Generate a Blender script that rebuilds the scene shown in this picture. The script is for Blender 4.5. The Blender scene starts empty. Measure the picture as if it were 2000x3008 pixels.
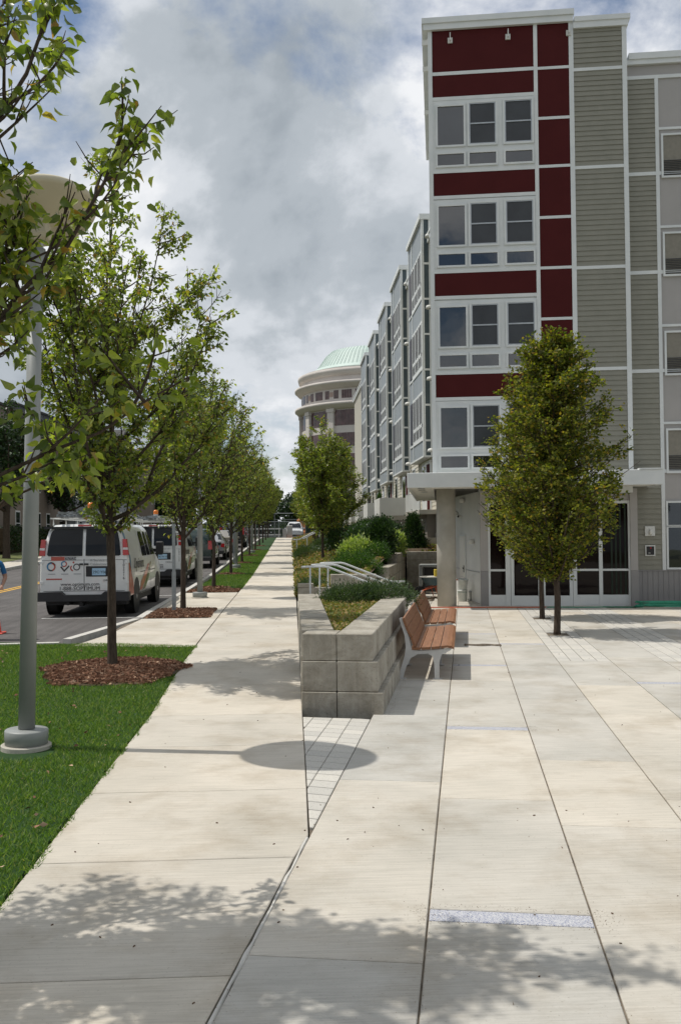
import bpy, bmesh, math, random
import numpy as np
from mathutils import Vector, Matrix
from math import sin, cos, pi, radians

scene = bpy.context.scene
COL = scene.collection
rnd = random.Random(7)

# ------------------------------------------------------------------ tagging
def tag(o, label=None, cat=None, group=None, kind=None):
    if label: o['label'] = label
    if cat: o['category'] = cat
    if group: o['group'] = group
    if kind: o['kind'] = kind
    return o

def empty(name, loc=(0, 0, 0), rz=0.0, label=None, cat=None, group=None):
    o = bpy.data.objects.new(name, None)
    COL.objects.link(o)
    o.location = loc
    o.rotation_euler = (0, 0, rz)
    o.empty_display_size = 0.2
    return tag(o, label, cat, group)

def copy_tree(o, parent=None):
    c = o.copy()
    COL.objects.link(c)
    c.parent = parent
    for ch in o.children:
        copy_tree(ch, c)
    return c

# ------------------------------------------------------------------ materials
MATS = {}
class NT:
    def __init__(s, m):
        s.t = m.node_tree; s.n = s.t.nodes; s.l = s.t.links
    def add(s, typ, **kw):
        n = s.n.new(typ)
        for k, v in kw.items(): setattr(n, k, v)
        return n
    def link(s, a, b): s.l.new(a, b)

def newmat(name, rough=0.6, metal=0.0, spec=0.5, color=(.5, .5, .5)):
    m = bpy.data.materials.new(name); m.use_nodes = True
    b = m.node_tree.nodes['Principled BSDF']
    b.inputs['Base Color'].default_value = (*color, 1)
    b.inputs['Roughness'].default_value = rough
    b.inputs['Metallic'].default_value = metal
    b.inputs['Specular IOR Level'].default_value = spec
    MATS[name] = m
    return m, b, NT(m)

def ramp(nt, src, stops):
    r = nt.add('ShaderNodeValToRGB')
    e = r.color_ramp.elements
    while len(e) < len(stops): e.new(0.5)
    for i, (p, c) in enumerate(stops):
        e[i].position = p; e[i].color = (*c, 1)
    nt.link(src, r.inputs[0])
    return r

def coords(nt, scale=(1, 1, 1), rot=(0, 0, 0), kind='Object'):
    tc = nt.add('ShaderNodeTexCoord'); mp = nt.add('ShaderNodeMapping')
    mp.inputs['Scale'].default_value = scale
    mp.inputs['Rotation'].default_value = rot
    nt.link(tc.outputs[kind], mp.inputs[0])
    return mp.outputs[0]

def noise(nt, vec, scale, detail=4, rough=.55, dist=0):
    n = nt.add('ShaderNodeTexNoise')
    n.inputs['Scale'].default_value = scale
    n.inputs['Detail'].default_value = detail
    n.inputs['Roughness'].default_value = rough
    n.inputs['Distortion'].default_value = dist
    if vec is not None: nt.link(vec, n.inputs['Vector'])
    return n.outputs['Fac']

def mixc(nt, fac, a, b, mode='MIX'):
    m = nt.add('ShaderNodeMix'); m.data_type = 'RGBA'; m.blend_type = mode
    for sck, v in ((m.inputs[0], fac), (m.inputs[6], a), (m.inputs[7], b)):
        if isinstance(v, (int, float)): sck.default_value = v
        elif isinstance(v, tuple): sck.default_value = (*v, 1)
        else: nt.link(v, sck)
    return m.outputs[2]

def bump(nt, b, h, strength=.3, dist=.01):
    bp = nt.add('ShaderNodeBump')
    bp.inputs['Strength'].default_value = strength
    bp.inputs['Distance'].default_value = dist
    nt.link(h, bp.inputs['Height']); nt.link(bp.outputs[0], b.inputs['Normal'])
    return bp

def mottled(name, c1, c2, scale=3, rough=.7, bstr=.0, bscale=40, metal=0, spec=.4, detail=5, kind='Object'):
    m, b, nt = newmat(name, rough, metal, spec)
    v = coords(nt, kind=kind)
    f = noise(nt, v, scale, detail)
    r = ramp(nt, f, [(.3, c1), (.7, c2)])
    nt.link(r.outputs[0], b.inputs['Base Color'])
    if bstr:
        bump(nt, b, noise(nt, v, bscale, 4), bstr, .01)
    return m

def concrete(name, ang, base=(.56, .52, .45), tint=(.46, .448, .415)):
    """broomed paving slabs, each slab slightly different, stains and grit"""
    m, b, nt = newmat(name, .85, 0, .25)
    geo = nt.add('ShaderNodeNewGeometry')
    v = coords(nt, rot=(0, 0, ang))
    col = mixc(nt, geo.outputs['Random Per Island'], base, tint)
    big = ramp(nt, noise(nt, v, .9, 6, .6, .4), [(.3, (.86, .86, .85)), (.62, (1.04, 1.03, 1.02))])
    col = mixc(nt, 1.0, col, big.outputs[0], 'MULTIPLY')
    vs = coords(nt, (1.2, 34, 1), (0, 0, ang))
    st = noise(nt, vs, 1.8, 5, .7)
    streak = ramp(nt, st, [(.36, (.80, .795, .785)), (.58, (1.06, 1.055, 1.05))])
    col = mixc(nt, .6, col, streak.outputs[0], 'MULTIPLY')
    sp = ramp(nt, noise(nt, v, 70, 3, .7), [(.29, (.5, .47, .43)), (.37, (1, 1, 1))])
    col = mixc(nt, .6, col, sp.outputs[0], 'MULTIPLY')
    dirt = ramp(nt, noise(nt, v, 1.3, 9, .68, .15), [(.33, (.70, .65, .58)), (.52, (1, 1, 1))])
    col = mixc(nt, .6, col, dirt.outputs[0], 'MULTIPLY')
    nt.link(col, b.inputs['Base Color'])
    vs2 = coords(nt, (2.2, 90, 1), (0, 0, ang))
    h = noise(nt, vs2, 2.4, 4, .7)
    bump(nt, b, h, .7, .006)
    return m

PLA = radians(10.5)            # plaza grid turned clockwise from the street
concrete('plaza_concrete', PLA)
concrete('walk_concrete', 0.0, (.575, .53, .455), (.51, .48, .425))
mottled('joint_dirt', (.07, .055, .04), (.22, .185, .14), 8, .95)
mottled('kerb_stone', (.42, .41, .38), (.55, .53, .49), 6, .8, .2)

m, b, nt = newmat('block_stone', .88, 0, .2)
geo = nt.add('ShaderNodeNewGeometry')
v = coords(nt)
c = mixc(nt, geo.outputs['Random Per Island'], (.38, .36, .315), (.30, .285, .25))
c = mixc(nt, .8, c, ramp(nt, noise(nt, v, 3, 8, .7, .5), [(.34, (.58, .54, .48)), (.6, (1.10, 1.08, 1.05))]).outputs[0], 'MULTIPLY')
c = mixc(nt, .7, c, ramp(nt, noise(nt, v, 55, 3, .7), [(.30, (.45, .43, .4)), (.4, (1, 1, 1))]).outputs[0], 'MULTIPLY')
vd = coords(nt, (14, 14, .9))
c = mixc(nt, .5, c, ramp(nt, noise(nt, vd, 1.5, 4, .6), [(.42, (1, 1, 1)), (.66, (1.25, 1.24, 1.22))]).outputs[0], 'MULTIPLY')
nt.link(c, b.inputs['Base Color'])
bump(nt, b, noise(nt, v, 30, 8, .75), .8, .016)

m, b, nt = newmat('paver_stone', .85, 0, .25)
geo = nt.add('ShaderNodeNewGeometry'); v = coords(nt)
c = mixc(nt, geo.outputs['Random Per Island'], (.53, .505, .455), (.44, .425, .39))
c = mixc(nt, .6, c, ramp(nt, noise(nt, v, 60, 3), [(.3, (.6, .6, .6)), (.45, (1.05, 1.05, 1.05))]).outputs[0], 'MULTIPLY')
nt.link(c, b.inputs['Base Color']); bump(nt, b, noise(nt, v, 60, 3), .3, .005)

m, b, nt = newmat('blue_granite', .55, 0, .4)
v = coords(nt)
vo = nt.add('ShaderNodeTexVoronoi'); vo.inputs['Scale'].default_value = 240
nt.link(v, vo.inputs['Vector'])
r = ramp(nt, vo.outputs['Color'], [(.15, (.14, .16, .26)), (.4, (.36, .37, .42)), (.8, (.55, .545, .54))])
nt.link(r.outputs[0], b.inputs['Base Color'])

m, b, nt = newmat('asphalt', .9, 0, .3)
v = coords(nt)
c = ramp(nt, noise(nt, v, .7, 7, .65, .6), [(.3, (.075, .070, .068)), (.65, (.12, .112, .108))]).outputs[0]
c = mixc(nt, .7, c, ramp(nt, noise(nt, v, 90, 3, .7), [(.4, (.7, .7, .7)), (.7, (1.6, 1.6, 1.6))]).outputs[0], 'MULTIPLY')
vl = coords(nt, (7, .12, 1))
c = mixc(nt, .6, c, ramp(nt, noise(nt, vl, 1, 3, .5), [(.35, (.75, .75, .75)), (.6, (1.1, 1.1, 1.1))]).outputs[0], 'MULTIPLY')
nt.link(c, b.inputs['Base Color']); bump(nt, b, noise(nt, v, 120, 3), .5, .008)
mottled('white_line_paint', (.42, .42, .40), (.68, .68, .66), 14, .7)
mottled('yellow_line_paint', (.55, .30, .03), (.72, .42, .06), 14, .7)
mottled('soil', (.05, .035, .02), (.10, .07, .045), 5, 1, .6, 20)
mottled('turf', (.010, .035, .005), (.020, .060, .008), 2.2, 1, .6, 30)
mottled('dry_lawn', (.06, .09, .02), (.14, .14, .05), 1.2, 1, .4, 12)
mottled('terrain', (.06, .075, .03), (.10, .10, .05), .2, 1, .3, 3)

def islandmat(name, stops, rough=.6, trans=0.0, spec=.35, tmul=1.6):
    m, b, nt = newmat(name, rough, 0, spec)
    geo = nt.add('ShaderNodeNewGeometry')
    r = ramp(nt, geo.outputs['Random Per Island'], stops)
    nt.link(r.outputs[0], b.inputs['Base Color'])
    if trans:
        tr = nt.add('ShaderNodeBsdfTranslucent')
        c = mixc(nt, 1.0, r.outputs[0], (tmul * 1.15, tmul * 1.25, tmul * .35), 'MULTIPLY')
        nt.link(c, tr.inputs[0])
        mx = nt.add('ShaderNodeMixShader'); mx.inputs[0].default_value = trans
        nt.link(b.outputs[0], mx.inputs[1]); nt.link(tr.outputs[0], mx.inputs[2])
        out = nt.n['Material Output']; nt.link(mx.outputs[0], out.inputs[0])
    return m
islandmat('pear_leaf', [(0, (.060, .092, .018)), (.5, (.145, .185, .038)), (.9, (.27, .30, .07)), (1, (.26, .14, .05))], .38, .5, .6, 1.7)
islandmat('hornbeam_leaf', [(0, (.040, .065, .012)), (.5, (.115, .135, .018)), (.88, (.24, .23, .035)), (1, (.28, .17, .03))], .6, .42, .35, 1.5)
islandmat('dark_leaf', [(0, (.010, .028, .008)), (.6, (.022, .052, .014)), (1, (.045, .090, .022))], .45, .2, .5)
islandmat('bright_leaf', [(0, (.014, .042, .007)), (.6, (.032, .085, .012)), (1, (.07, .14, .025))], .5, .35, .4)
islandmat('pale_leaf', [(0, (.13, .19, .05)), (.6, (.26, .34, .11)), (1, (.42, .46, .20))], .5, .35, .4)
islandmat('juniper_leaf', [(0, (.025, .050, .022)), (.6, (.055, .090, .038)), (1, (.100, .145, .065))], .6, .2, .3)
islandmat('cover_leaf', [(0, (.08, .12, .03)), (.45, (.18, .20, .06)), (.7, (.27, .17, .07)), (1, (.38, .30, .15))], .7, .25, .3)
islandmat('grass_blade', [(0, (.040, .092, .016)), (.5, (.092, .170, .030)), (.9, (.19, .28, .07)), (1, (.34, .32, .15))], .5, .35, .3, 1.5)
islandmat('mulch_chip', [(0, (.10, .048, .028)), (.5, (.25, .125, .075)), (.85, (.40, .23, .145)), (1, (.52, .37, .26))], .9)
islandmat('debris', [(0, (.06, .03, .015)), (1, (.16, .10, .05))], .9)
islandmat('grit', [(0, (.14, .10, .07)), (1, (.32, .26, .19))], .9)
m, b, nt = newmat('bark', .9, 0, .2)
v = coords(nt, (9, 9, 2.0))
r = ramp(nt, noise(nt, v, 4, 6, .7), [(.3, (.030, .022, .016)), (.7, (.095, .072, .055))])
nt.link(r.outputs[0], b.inputs['Base Color']); bump(nt, b, noise(nt, v, 8, 5), .6, .01)

mottled('lamp_paint', (.23, .245, .235), (.27, .28, .27), 3, .45, 0, metal=.0)
mottled('reflector_paint', (.44, .40, .29), (.50, .455, .335), 2, .5)
mottled('red_panel', (.060, .0092, .0095), (.070, .0112, .0115), 1.3, .7, .05, 60, spec=.12)
mottled('grey_siding', (.225, .22, .18), (.26, .252, .208), 2.5, .7, .1, 60)
mottled('cream_siding', (.50, .475, .40), (.57, .545, .46), 2.5, .7, .1, 60)
mottled('beige_panel', (.345, .33, .315), (.38, .36, .345), 1.5, .7, .05, 50)
mottled('base_panel', (.235, .225, .22), (.27, .26, .255), 1.5, .7, .1, 50)
mottled('curtain_green', (.012, .022, .014), (.022, .035, .022), 2, .8)
mottled('white_trim', (.60, .625, .62), (.68, .695, .685), 2, .5)
mottled('pale_wall', (.58, .585, .56), (.66, .66, .63), 1.2, .7, .05, 50)
mottled('soffit_white', (.66, .65, .60), (.72, .71, .66), 1.5, .7)
mottled('blue_panel', (.24, .27, .29), (.28, .31, .33), 1.5, .55)
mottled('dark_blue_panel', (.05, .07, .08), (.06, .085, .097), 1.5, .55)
mottled('taupe_wall', (.17, .155, .135), (.21, .19, .17), 1.2, .8, .2, 30)
mottled('cast_concrete', (.34, .32, .27), (.46, .435, .38), 2.2, .85, .25, 30)
mottled('dome_stone', (.50, .46, .43), (.58, .54, .50), .3, .8)
mottled('pink_stone', (.34, .25, .22), (.40, .30, .26), .3, .8)
mottled('copper_green', (.40, .50, .46), (.48, .57, .53), .4, .6)
def glassmat(name, col, rough=.04, spec=.7, fleck=None):
    m, b, nt = newmat(name, rough, 0, spec, col)
    v = coords(nt)
    r = ramp(nt, noise(nt, v, 1.1, 3), [(.3, tuple(x * .6 for x in col)), (.75, tuple(x * 1.5 for x in col))])
    nt.link(r.outputs[0], b.inputs['Base Color'])
    bump(nt, b, noise(nt, v, 1.6, 2), .08, .02)
    b.inputs['IOR'].default_value = 1.6
    return m
glassmat('window_glass', (.010, .013, .016), .02)
MATS['window_glass'].node_tree.nodes['Principled BSDF'].inputs['IOR'].default_value = 1.75
glassmat('screen_glass', (.022, .025, .027), .25, .4)
glassmat('bay_glass', (.022, .016, .020), .3, .1)
MATS['bay_glass'].node_tree.nodes['Principled BSDF'].inputs['IOR'].default_value = 1.25
glassmat('lobby_glass', (.010, .006, .006), .03, .3)
MATS['lobby_glass'].node_tree.nodes['Principled BSDF'].inputs['IOR'].default_value = 1.33
glassmat('bronze_glass', (.09, .05, .048), .15, .4)
glassmat('car_glass', (.010, .012, .015), .03, .3)
MATS['car_glass'].node_tree.nodes['Principled BSDF'].inputs['IOR'].default_value = 1.38
mottled('louver_metal', (.20, .185, .15), (.25, .23, .19), 9, .6)
mottled('dark_metal', (.03, .03, .032), (.05, .05, .052), 4, .5)
mottled('steel_grey', (.33, .35, .36), (.42, .44, .45), 4, .4, metal=.6)
mottled('rail_paint', (.50, .52, .53), (.58, .60, .60), 4, .4)
mottled('cast_aluminium', (.46, .46, .45), (.56, .56, .55), 6, .45, metal=.2)
m, b, nt = newmat('ipe_wood', .5, 0, .4)
v = coords(nt, (30, 1.2, 30))
r = ramp(nt, noise(nt, v, 2.2, 6, .65), [(.3, (.15, .065, .032)), (.55, (.26, .12, .058)), (.8, (.36, .18, .095))])
nt.link(r.outputs[0], b.inputs['Base Color'])
def paint(name, col, rough=.28, coat=.5, metal=0.0):
    m, b, nt = newmat(name, rough, metal, .5, col)
    b.inputs['Coat Weight'].default_value = coat
    v = coords(nt)
    r = ramp(nt, noise(nt, v, 3, 5), [(.3, tuple(x * .9 for x in col)), (.7, col)])
    nt.link(r.outputs[0], b.inputs['Base Color'])
    return m
paint('van_white', (.68, .69, .68)); paint('suv_green', (.010, .028, .024), .2); paint('car_silver', (.30, .30, .31), .25, .6, .4)
paint('car_black', (.012, .012, .014), .2); paint('car_tan', (.26, .23, .18), .25, .5, .3); paint('car_maroon', (.10, .012, .015), .2)
paint('lamp_red', (.45, .012, .014), .15); paint('clear_lens', (.6, .58, .58), .1); paint('beacon_orange', (.85, .22, .02), .2)
paint('decal_red', (.42, .075, .05), .35); paint('decal_blue', (.035, .18, .34), .35); paint('decal_green', (.09, .11, .06), .35)
paint('decal_black', (.03, .03, .035), .4, .1); paint('decal_grey', (.36, .37, .38), .4, .1); paint('plate_blue', (.32, .50, .66), .4)
paint('cone_orange', (.75, .07, .03), .5, .1); paint('cone_band', (.75, .74, .72), .4, .1)
mottled('tyre_rubber', (.014, .014, .014), (.026, .026, .026), 9, .85)
mottled('rim_metal', (.25, .25, .25), (.36, .36, .36), 9, .35, metal=.7)
mottled('plastic_black', (.018, .018, .02), (.03, .03, .032), 5, .6)
mottled('bucket_white', (.50, .53, .50), (.66, .67, .64), 9, .6)
mottled('bucket_teal', (.05, .22, .18), (.08, .28, .23), 9, .6)
mottled('hose_green', (.03, .26, .16), (.05, .36, .23), 5, .45)
mottled('hose_orange', (.50, .10, .045), (.62, .15, .07), 5, .5)
mottled('barrow_blue', (.06, .10, .12), (.09, .14, .16), 5, .5)
mottled('barrow_rim', (.45, .44, .40), (.55, .54, .5), 5, .6)
mottled('yellow_card', (.65, .48, .05), (.75, .58, .10), 5, .7)
mottled('brown_siding', (.20, .165, .135), (.24, .20, .165), 1, .8)
mottled('slate_siding', (.22, .235, .25), (.26, .275, .29), 1, .8)
mottled('roof_shingle', (.05, .05, .052), (.08, .078, .075), 2, .9)
mottled('skin', (.30, .16, .11), (.34, .19, .13), 8, .6)
mottled('blue_shirt', (.015, .10, .24), (.025, .14, .32), 6, .9)
mottled('dark_trousers', (.03, .035, .05), (.045, .05, .065), 6, .9)
mottled('hair_brown', (.03, .02, .012), (.05, .035, .02), 30, .8)
mottled('green_box_paint', (.010, .03, .022), (.016, .042, .03), 3, .6)
mottled('galvanised', (.22, .24, .25), (.30, .32, .33), 14, .45, metal=.5)
mottled('iron_grate', (.04, .035, .03), (.08, .065, .05), 12, .7, metal=.3)
mottled('orange_paint', (.55, .18, .04), (.65, .25, .07), 3, .5)

# ------------------------------------------------------------------ mesh builder
class MB:
    def __init__(s): s.v = []; s.f = []; s.m = []
    def add(s, vs, fs, mi=0):
        k = len(s.v); s.v += [tuple(p) for p in vs]
        for f in fs: s.f.append([i + k for i in f]); s.m.append(mi)
    def box(s, x0, x1, y0, y1, z0, z1, mi=0, bev=0.0):
        if x1 < x0: x0, x1 = x1, x0
        if y1 < y0: y0, y1 = y1, y0
        if z1 < z0: z0, z1 = z1, z0
        if bev <= 0:
            vs = [(x, y, z) for z in (z0, z1) for y in (y0, y1) for x in (x0, x1)]
            s.add(vs, [(0, 2, 3, 1), (4, 5, 7, 6), (0, 1, 5, 4), (2, 6, 7, 3), (0, 4, 6, 2), (1, 3, 7, 5)], mi); return
        e = min(bev, (x1 - x0) * .45, (y1 - y0) * .45, (z1 - z0) * .45)
        vs = []
        for z, k in ((z0, e), (z0 + e, 0), (z1 - e, 0), (z1, e)):
            a, b_, c, d = x0 + k, x1 - k, y0 + k, y1 - k
            q = e if not k else e * .0
            vs += [(a + q, c, z), (b_ - q, c, z), (b_, c + q, z), (b_, d - q, z), (b_ - q, d, z), (a + q, d, z), (a, d - q, z), (a, c + q, z)]
        fs = [tuple(range(7, -1, -1)), tuple(range(24, 32))]
        for r in range(3):
            for i in range(8):
                j = (i + 1) % 8
                fs.append((r * 8 + i, r * 8 + j, r * 8 + 8 + j, r * 8 + 8 + i))
        s.add(vs, fs, mi)
    def prism(s, poly, z0, z1, mi=0, zf=None):
        """polygon in XY extruded in Z; zf(x,y) adds to both heights"""
        n = len(poly); g = zf or (lambda x, y: 0)
        vs = [(x, y, z0 + g(x, y)) for x, y in poly] + [(x, y, z1 + g(x, y)) for x, y in poly]
        fs = [tuple(range(n - 1, -1, -1)), tuple(range(n, 2 * n))]
        for i in range(n):
            j = (i + 1) % n; fs.append((i, j, n + j, n + i))
        s.add(vs, fs, mi)
    def profile(s, pts, y0, y1, mi=0, axis='y'):
        """closed polygon of (a,z) extruded along an axis"""
        n = len(pts)
        if axis == 'y': vs = [(a, y0, z) for a, z in pts] + [(a, y1, z) for a, z in pts]
        else: vs = [(y0, a, z) for a, z in pts] + [(y1, a, z) for a, z in pts]
        fs = [tuple(range(n)), tuple(range(2 * n - 1, n - 1, -1))]
        for i in range(n):
            j = (i + 1) % n; fs.append((i, n + i, n + j, j))
        s.add(vs, fs, mi)
    def tube(s, pts, rad, n=6, mi=0, cap=True):
        pts = [Vector(p) for p in pts]; m = len(pts)
        if isinstance(rad, (int, float)): rad = [rad] * m
        k = len(s.v); ref = Vector((0, 0, 1))
        t0 = (pts[1] - pts[0]).normalized()
        if abs(t0.dot(ref)) > .9: ref = Vector((1, 0, 0))
        a = t0.cross(ref).normalized()
        for i in range(m):
            t = (pts[min(i + 1, m - 1)] - pts[max(i - 1, 0)])
            if t.length < 1e-9: t = t0.copy()
            t.normalize()
            a = (a - t * a.dot(t))
            if a.length < 1e-6: a = t.orthogonal()
            a.normalize(); b_ = t.cross(a)
            for j in range(n):
                w = 2 * pi * j / n
                s.v.append(tuple(pts[i] + (a * cos(w) + b_ * sin(w)) * rad[i]))
        for i in range(m - 1):
            for j in range(n):
                j2 = (j + 1) % n
                s.f.append([k + i * n + j, k + i * n + j2, k + (i + 1) * n + j2, k + (i + 1) * n + j]); s.m.append(mi)
        if cap:
            s.f.append([k + j for j in range(n - 1, -1, -1)]); s.m.append(mi)
            s.f.append([k + (m - 1) * n + j for j in range(n)]); s.m.append(mi)
    def lathe(s, prof, c=(0, 0, 0), n=24, mi=0, axis='z'):
        k = len(s.v)
        for r, h in prof:
            for j in range(n):
                w = 2 * pi * j / n
                if axis == 'z': p = (c[0] + r * cos(w), c[1] + r * sin(w), c[2] + h)
                elif axis == 'x': p = (c[0] + h, c[1] + r * cos(w), c[2] + r * sin(w))
                else: p = (c[0] + r * sin(w), c[1] + h, c[2] + r * cos(w))
                s.v.append(p)
        m = len(prof)
        for i in range(m - 1):
            for j in range(n):
                j2 = (j + 1) % n
                s.f.append([k + i * n + j, k + i * n + j2, k + (i + 1) * n + j2, k + (i + 1) * n + j]); s.m.append(mi)
        if prof[0][0] > 1e-4: s.f.append([k + j for j in range(n - 1, -1, -1)]); s.m.append(mi)
        if prof[-1][0] > 1e-4: s.f.append([k + (m - 1) * n + j for j in range(n)]); s.m.append(mi)
    def grid(s, rows, mi=0, flip=False):
        k = len(s.v); w = len(rows[0])
        for r in rows: s.v += [tuple(p) for p in r]
        for i in range(len(rows) - 1):
            for j in range(w - 1):
                f = [k + i * w + j, k + i * w + j + 1, k + (i + 1) * w + j + 1, k + (i + 1) * w + j]
                s.f.append(f[::-1] if flip else f); s.m.append(mi)
    def xform(s, M, start=0):
        for i in range(start, len(s.v)): s.v[i] = tuple(M @ Vector(s.v[i]))
    def build(s, name, mats, parent=None, smooth=False, loc=None):
        me = bpy.data.meshes.new(name)
        me.from_pydata(s.v, [], s.f)
        if not isinstance(mats, (list, tuple)): mats = [mats]
        for q in mats: me.materials.append(MATS[q])
        if len(mats) > 1: me.polygons.foreach_set('material_index', s.m)
        if smooth: me.polygons.foreach_set('use_smooth', [True] * len(me.polygons))
        me.update()
        o = bpy.data.objects.new(name, me); COL.objects.link(o)
        if parent: o.parent = parent
        if loc: o.location = loc
        return o

def box_part(name, mat, parent, *a, bev=0.0):
    q = MB(); q.box(*a, bev=bev); return q.build(name, mat, parent)

def text_part(name, txt, size, mat, parent, M, depth=.002, align='LEFT'):
    cu = bpy.data.curves.new(name, 'FONT'); cu.body = txt; cu.size = size; cu.extrude = depth; cu.align_x = align
    cu.resolution_u = 3
    t = bpy.data.objects.new(name, cu); COL.objects.link(t)
    dg = bpy.context.evaluated_depsgraph_get(); dg.update()
    me = bpy.data.meshes.new_from_object(t.evaluated_get(dg))
    bpy.data.objects.remove(t); bpy.data.curves.remove(cu)
    me.transform(M); me.materials.clear(); me.materials.append(MATS[mat])
    o = bpy.data.objects.new(name, me); COL.objects.link(o); o.parent = parent
    return o

def arr_mesh(name, V, F, mat, parent=None, smooth=False):
    """numpy verts (N,3), faces (M,k)"""
    me = bpy.data.meshes.new(name)
    n, k = F.shape
    me.vertices.add(len(V)); me.vertices.foreach_set('co', V.astype(np.float32).ravel())
    me.loops.add(n * k); me.loops.foreach_set('vertex_index', F.astype(np.int32).ravel())
    me.polygons.add(n)
    me.polygons.foreach_set('loop_start', np.arange(0, n * k, k, dtype=np.int32))
    me.polygons.foreach_set('loop_total', np.full(n, k, dtype=np.int32))
    if smooth: me.polygons.foreach_set('use_smooth', np.ones(n, dtype=bool))
    me.materials.append(MATS[mat]); me.update(calc_edges=True); me.validate()
    o = bpy.data.objects.new(name, me); COL.objects.link(o)
    if parent: o.parent = parent
    return o

# leaf templates: x along the blade, y sideways, z normal
LEAF_FINE = (np.array([(0, 0, 0), (.22, .24, .11), (.22, -.24, .11), (.33, 0, .0), (.58, .23, .06), (.56, -.23, .08), (.68, 0, -.07), (.98, .03, -.34), (-.35, 0, .03)]) ,
             np.array([(0, 3, 1), (0, 2, 3), (3, 4, 1), (3, 6, 4), (3, 2, 5), (3, 5, 6), (6, 7, 4), (6, 5, 7), (8, 0, 0)])[:8])
LEAF_MID = (np.array([(0, 0, 0), (.42, .30, .06), (.42, -.30, .06), (1., 0, -.12), (.5, 0, -.02)]),
            np.array([(0, 4, 1), (0, 2, 4), (4, 3, 1), (4, 2, 3)]))
LEAF_FAR = (np.array([(0, 0, 0), (.45, .34, .05), (.45, -.34, .05), (1., 0, -.1)]), np.array([(0, 2, 1), (1, 2, 3)]))
BLADE = (np.array([(0, .5, 0), (0, -.5, 0), (1., 0, 0)]), np.array([(0, 1, 2)]))
CHIP = (np.array([(-.5, -.16, 0), (.5, -.12, 0), (.45, .16, 0), (-.5, .14, 0.02)]), np.array([(0, 1, 2), (0, 2, 3)]))

def scatter(name, P, D, size, tmpl, mat, parent=None, rng=None, roll=None, wid=1.0):
    """one small leaf at each P along direction D"""
    T, F = tmpl; N = len(P)
    D = D / (np.linalg.norm(D, axis=1, keepdims=True) + 1e-9)
    up = rng.normal(size=(N, 3)) if roll is None else roll
    Y = np.cross(up, D); Y /= (np.linalg.norm(Y, axis=1, keepdims=True) + 1e-9)
    Z = np.cross(D, Y)
    s_ = np.asarray(size).reshape(-1, 1, 1) * np.ones((N, 1, 1))
    L = T[None] * s_
    w = np.asarray(wid).reshape(-1, 1, 1) if np.ndim(wid) else wid
    V = P[:, None, :] + L[:, :, 0:1] * D[:, None] + L[:, :, 1:2] * w * Y[:, None] + L[:, :, 2:3] * Z[:, None]
    k = len(T)
    FF = F[None] + (np.arange(N) * k)[:, None, None]
    return arr_mesh(name, V.reshape(-1, 3), FF.reshape(-1, 3), mat, parent)

# ------------------------------------------------------------------ ground heights
_Y = [-60, 0, 5.69, 10.2, 11.75, 13.2, 21, 29, 37, 45.5, 53.7, 62, 70, 78, 86.4, 94.5, 110, 2000]
_Z = [0, 0, -.0455, -.045, .03, .11, .21, .26, .34, .53, .70, .88, 1.05, 1.22, 1.43, 1.58, 1.62, 1.62]
def zs(Y): return float(np.interp(Y, _Y, _Z))
def zp(x, y): return -.008 * max(0.0, y)
XR = .10                      # right edge of the pavement
XL = -1.55
PO = Vector((XR, 6.1, 0)); PU = Vector((cos(PLA), -sin(PLA), 0)); PV = Vector((sin(PLA), cos(PLA), 0))
def pp(u, v, z=0.0):
    q = PO + PU * u + PV * v
    return (q.x, q.y, zp(q.x, q.y) + z)
def puv(x, y):
    q = Vector((x, y, 0)) - PO
    return q.dot(PU), q.dot(PV)
def zterr(x, y):
    """planted bank between pavement and houses"""
    t = max(0, min(x - XR, 6.0))
    return zs(y) + .285 * t

# ================================================================== SETTING
def slab(mb, poly, zf, gap=.006, th=.07, mi=0):
    """one paving slab with a small worn chamfer; poly counter-clockwise"""
    n = len(poly); P = [Vector((p[0], p[1])) for p in poly]
    def inset(d):
        out = []
        for i in range(n):
            a, b, c = P[i - 1], P[i], P[(i + 1) % n]
            e1 = (b - a).normalized(); e2 = (c - b).normalized()
            n1 = Vector((-e1.y, e1.x)); n2 = Vector((-e2.y, e2.x))
            k = n1 + n2; den = max(.3, 1 + n1.dot(n2))
            out.append(b + k * (d / den))
        return out
    lo = inset(gap * .7); hi = inset(gap * .7 + .005)
    vs = [(p.x, p.y, zf(p.x, p.y) - th) for p in lo] + [(p.x, p.y, zf(p.x, p.y) - .004) for p in lo] + [(p.x, p.y, zf(p.x, p.y)) for p in hi]
    fs = [tuple(range(2 * n, 3 * n))]
    for r in range(2):
        for i in range(n):
            j = (i + 1) % n; fs.append((r * n + i, r * n + j, r * n + n + j, r * n + n + i))
    mb.add(vs, fs, mi)

zwalk = lambda x, y: zs(y)
# far ground, reaching the horizon
mb = MB(); ys = [-80, 12, 30, 50, 70, 96, 120, 400, 3000]
mb.grid([[(x, y, min(zs(y), 0 if y < 12 else zs(y)) - (.75 if y < 97 else .12)) for x in (-2500, -300, -60, 0, 60, 300, 2500)] for y in ys])
tag(mb.build('ground', 'terrain'), kind='structure')

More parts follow.
